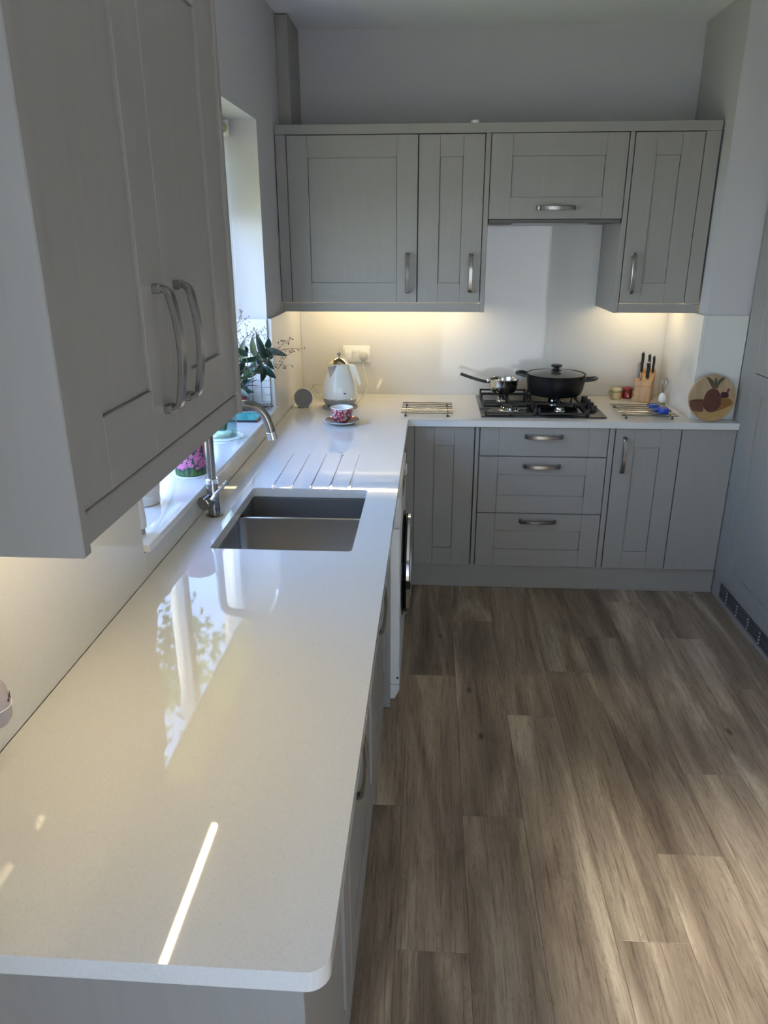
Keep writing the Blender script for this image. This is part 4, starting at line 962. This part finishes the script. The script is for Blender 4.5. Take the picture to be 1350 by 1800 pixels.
BR = [[(-0.074, -1.15, 1.136), (-0.057, -1.12, 1.208), (-0.067, -1.09, 1.352), (-0.06, -1.06, 1.403)], [(-0.057, -1.15, 1.138), (-0.037, -1.12, 1.307), (-0.022, -1.09, 1.34), (0.015, -1.06, 1.349)], [(0.0, -1.15, 1.189), (0.061, -1.12, 1.254), (0.083, -1.09, 1.264), (0.138, -1.06, 1.263)], [(0.054, -1.15, 1.251), (0.09, -1.12, 1.279), (0.132, -1.09, 1.29), (0.185, -1.06, 1.287)], [(0.064, -1.15, 1.244), (0.082, -1.12, 1.234), (0.104, -1.09, 1.227), (0.126, -1.06, 1.22)], [(0.08, -1.15, 1.268), (0.106, -1.12, 1.298), (0.121, -1.09, 1.317), (0.138, -1.06, 1.318)]]
q = B(); qb = B(); rg = random.Random(5)
for bi, br in enumerate(BR):
    base = Vector((vx + .03, vy + .032, zb + .205)); full = [Vector((vx + .005, vy + .01, zb + .03)), base] + [Vector(p) for p in br]
    P_ = bez(full, 40); tube(q, P_, .001, 6, rad=[.0016 - .0012 * i / 40 for i in range(41)])
    nb = 26 if bi < 2 else 8
    for k in range(nb):
        i = int(40 * ((.5 if bi < 2 else .62) + (.5 if bi < 2 else .38) * (k + .5) / nb)); p = P_[i]; t = (P_[min(40, i + 1)] - P_[i - 1]).normalized()
        d = (t * .8 + Vector((rg.uniform(-1, 1), rg.uniform(-.5, .5), rg.uniform(-1, 1))) * .75).normalized(); ln = rg.uniform(.018, .058) if bi < 2 else rg.uniform(.012, .034)
        m1 = p + d * ln * .6; e1 = p + d * ln + Vector((0, 0, rg.uniform(-.004, .006))); tube(q, [p, m1, e1], .0005, 4)
        e2 = m1 + (d + Vector((rg.uniform(-1, 1), 0, rg.uniform(-1, 1)))).normalized() * ln * .4; tube(q, [m1, e2], .0004, 4)
        for e in (e1, e2): sphere(qb, e, .0023, 6, 5)
obj('twigs', q, TWIG, bb, kind='stuff'); obj('berries', qb, BERRY, bb, kind='stuff')
# red pot in tumbler
rx, ry = -.146, -.835
tb = tag(obj('glass_tumbler', (lambda q: (lathe(q, [(.0001, 0), (.046, 0), (.047, .002), (.048, .045), (.0465, .045), (.0455, .004), (.0001, .003)], 32, (rx, ry, ZS_ + .0003), capa=False, capb=False), q)[1])(B()), VASEG, origin=(rx, ry, ZS_)), 'shallow clear glass dish holding the red plant pot on the sill', 'dish')
rp_ = thing('potted_plant', 'small dusky red pot with a leafy plant on the sill by the wire rack', 'potted plant', (rx, ry, ZS_ + .004))
q = B(); lathe(q, [(.0001, 0), (.034, 0), (.041, .090), (.043, .091), (.043, .100), (.040, .100), (.038, .088), (.0001, .088)], 32, (rx, ry, ZS_ + .0045), capa=False, capb=False); obj('pot', q, REDPOT, rp_)
q = B(); lathe(q, [(.0375, 0), (.0001, .003)], 24, (rx, ry, ZS_ + .0935), capb=False); obj('soil', q, SOIL, rp_)
for a, b in LEAF2:
    leaf(rp_, a, b, random.uniform(.010, .014))
for e in ((-.073, -.82, 1.135), (-.061, -.80, 1.118), (-.055, -.82, 1.10), (-.07, -.85, 1.122)):
    leaf(rp_, (-.125, -.83, 1.09), e, .0028, .1)
# wire rack
wr = thing('wire_rack', 'chrome wire grid rack leaning on the far window reveal', 'rack', (-.07, -.79, ZS_))
q = B(); yy = -.774
xs = (-.175, -.135, -.095, -.055, -.014); zsr = (1.012, 1.043, 1.075, 1.107, 1.14, 1.17, 1.20, 1.23, 1.262)
for x in xs:
    q = B(); tube(q, [(x, yy, 1.004), (x, yy, 1.262)], .0015, 6); obj('upright_wire', q, STEEL, wr)
for z in zsr:
    q = B(); tube(q, [(xs[0], yy - .003, z), (xs[-1], yy - .003, z)], .0013, 6); obj('level_wire', q, STEEL, wr)
for k, x in enumerate((-.078, -.062, -.048, -.034)):
    q = B(); tube(q, bez([(x + .018, yy - .006, 1.002), (x + .016, yy - .04, 1.000), (x + .004, yy - .085, .9985), (x - .02, yy - .13, .9975)], 14), .0022, 6); obj('base_wire', q, BLACKP, wr)
q = B(); sphere(q, (-.010, yy - .006, .9925), .0042, 10, 8); obj('rubber_foot', q, BLACKP, wr)
q = B(); sphere(q, (-.185, yy - .006, .9925), .0042, 10, 8); obj('rubber_foot', q, BLACKP, wr)
q = B(); tube(q, [(-.014, yy, 1.006), (-.011, yy - .004, .998), (-.010, yy - .006, .994)], .0015, 6); tube(q, [(xs[0], yy - .003, 1.004), (xs[-1], yy - .003, 1.004)], .0016, 6); tube(q, [(-.175, yy, 1.006), (-.185, yy - .006, .994)], .0015, 6); obj('leg_wire', q, STEEL, wr)
# teal tile
tt = thing('glass_trivet', 'teal glass tile with dark rim lying on the window sill', 'tile', (-.06, -1.0, ZS_))
q = B(); bx(q, -.135, -.012, -1.082, -.945, ZS_ + .0003, ZS_ + .009, bev=.002); obj('dark_rim', q, DARKRIM, tt)
q = B(); bx(q, -.131, -.016, -1.078, -.949, ZS_ + .0091, ZS_ + .0112, bev=.0008); obj('teal_top', q, TEAL, tt)
# hyacinth print tin on doily
hx_, hy_ = -.064, -1.795
doily(hx_, hy_, .063, 'white lace doily under the pink hyacinth tin')
tn = thing('printed_tin', 'tall round tin printed all over with pink hyacinth flowers', 'tin', (hx_, hy_, ZS_ + .002))
RT = .050; zb = ZS_ + .0022
q = B(); lathe(q, [(RT - .002, 0), (RT, .002), (RT, .168), (RT - .002, .170)], 48, (hx_, hy_, zb)); obj('body', q, TINBG, tn)
def onc(th, z, e=.0006): return Vector((hx_ + (RT + e) * math.cos(th), hy_ + (RT + e) * math.sin(th), zb + z))
q = B()
for k in range(46):
    th = 2 * PI * k / 46 + rg.uniform(-.05, .05); h_ = rg.uniform(.012, .032); w = .05
    vs = [q.verts.new(onc(th + a, z, .0004)) for a, z in ((-w, .003), (w, .003), (w * .8 + .03, h_ * .7), (rg.uniform(-.02, .06), h_), (-w * .8, h_ * .6))]
    q.faces.new(vs)
obj('leaf_print', q, TINGREEN, tn, kind='stuff', smooth=0)
q = B()
for k in range(9):
    th0 = 2 * PI * k / 9; zb0 = rg.uniform(.016, .034)
    for j in range(85):
        th = th0 + rg.uniform(-.30, .30); z = rg.uniform(zb0, .163); r = rg.uniform(.0055, .0078); e = rg.uniform(.0006, .0022); a0 = rg.uniform(0, 1)
        for p in range(6):
            a = a0 + p * PI / 3
            def pt(rr, aa): return onc(th + rr * math.cos(aa) / RT, min(.168, max(.004, z + rr * math.sin(aa))), e)
            vs = [q.verts.new(v) for v in (pt(r * .12, a), pt(r * .6, a - .30), pt(r, a), pt(r * .6, a + .30))]
            q.faces.new(vs).material_index = 0
        vs = [q.verts.new(pt(r * .22, a0 + i * PI / 3 + .5) ) for i in range(6)]; q.faces.new(vs).material_index = 1
obj('flower_print', q, [PETAL, PETALD], tn, kind='stuff', smooth=0, recalc=False)
# ringed tumbler, tube
mx_, my_ = -.112, -2.085
mg = thing('ringed_tumbler', 'white stoneware tumbler embossed with concentric rings on the near sill end', 'tumbler', (mx_, my_, ZS_))
q = B(); lathe(q, [(.0001, 0), (.040, 0), (.044, .004), (.046, .05), (.048, .105), (.0465, .107), (.044, .104), (.042, .05), (.040, .008), (.0001, .006)], 40, (mx_, my_, ZS_ + .0003), capa=False, capb=False); obj('body', q, RINGED, mg)
q = B()
for k in range(10):
    th0 = -.75 + (k % 5) * 1.3; z0 = .055 if k < 5 else .02
    for r in (.005, .010, .015, .020, .025):
        pts = []
        for i in range(25):
            a = 2 * PI * i / 24; z = z0 + r * math.sin(a); th = th0 + r * math.cos(a) / .045
            if z < .004 or z > .1: continue
            pts.append((mx_ + (.0445 + .035 * z) * math.cos(th), my_ + (.0445 + .035 * z) * math.sin(th), ZS_ + z))
        if len(pts) > 20 and k < 5: tube(q, pts, .0008, 4)
obj('ring_pattern', q, RINGED, mg, kind='stuff')
ux, uy = -.036, -2.318
tu = thing('squeeze_tube', 'white tube standing on its grey cap at the near end of the sill', 'tube', (ux, uy, ZS_))
q = B(); lathe(q, [(.013, 0), (.0135, .001), (.0135, .013), (.012, .014)], 24, (ux, uy, ZS_ + .0003)); obj('cap', q, GREYPL, tu)
q = B(); lo = []
for z, rx_, ry_ in ((.0145, .014, .014), (.018, .018, .018), (.04, .020, .0185), (.09, .021, .014), (.13, .023, .006), (.145, .0235, .0015), (.150, .0235, .0012)):
    lo.append([q.verts.new((ux + ry_ * math.cos(2 * PI * i / 28), uy + rx_ * math.sin(2 * PI * i / 28), ZS_ + z)) for i in range(28)])
loft(q, lo); obj('body', q, RINGED, tu)
# blind and chain
bl = thing('roller_blind', 'cream roller blind partly lowered inside the window', 'blind', (-.15, -1.57, 2.10))
q = B(); lathe(q, [(.019, 0), (.019, 1.58)], 24, M=Tr(-.150, -2.36, 2.118) @ Rx(-PI / 2)); obj('roller', q, BLIND, bl)
q = B(); bx(q, -.1705, -.1695, -2.35, -.80, 1.80, 2.118); obj('fabric', q, BLIND, bl, smooth=0)
q = B(); bx(q, -.174, -.166, -2.35, -.80, 1.785, 1.80, bev=.002); obj('bottom_bar', q, UPVC, bl)
q = B(); bx(q, -.175, -.125, -.779, -.775, 2.085, 2.147, bev=.001); obj('bracket', q, UPVC, bl)
q = B()
for k in range(150):
    z = 2.11 - k * .0052
    for x in (-.134, -.166) if k < 149 else (-.150,): sphere(q, (x, -.783, z), .0019, 5, 4)
obj('bead_chain', q, WHITEP, bl, kind='stuff', smooth=1.0)
# plug-in freshener at the splashback
pf = thing('plug_in_freshener', 'pale lilac plug-in air freshener on the splashback below the big near cabinet', 'air freshener', (.025, -3.125, 1.03))
q = B(); bx(q, .0003, .014, -3.20, -3.10, .985, 1.07, bev=.003); sk_ = obj('socket_plate', q, WHITEP, pf)
q = B(); lathe(q, [(.006, 0), (.020, .003), (.026, .012), (.027, .040), (.024, .062), (.016, .078), (.008, .084)], 32, (.042, -3.125, .996)); bo = obj('bottle', q, LILAC, pf)
q = B(); tube(q, [(.042 + .0277 * math.cos(a), -3.125 + .0277 * math.sin(a), 1.030) for a in [2 * PI * i / 32 for i in range(33)]], .0008, 6); obj('seam', q, WHITEGL, bo)
q = B()
for k in range(5):
    th = .1 + .16 * k; z = 1.040 + .005 * (k % 2); bx(q, -.0018, .0018, -.0004, .0004, -.0022, .0022, M=Tr(.042 + .0272 * math.cos(th), -3.125 + .0272 * math.sin(th), z) @ Rz(th + PI / 2))
obj('print_marks', q, INKM, bo, kind='stuff', smooth=0)
bpy.context.view_layer.update()
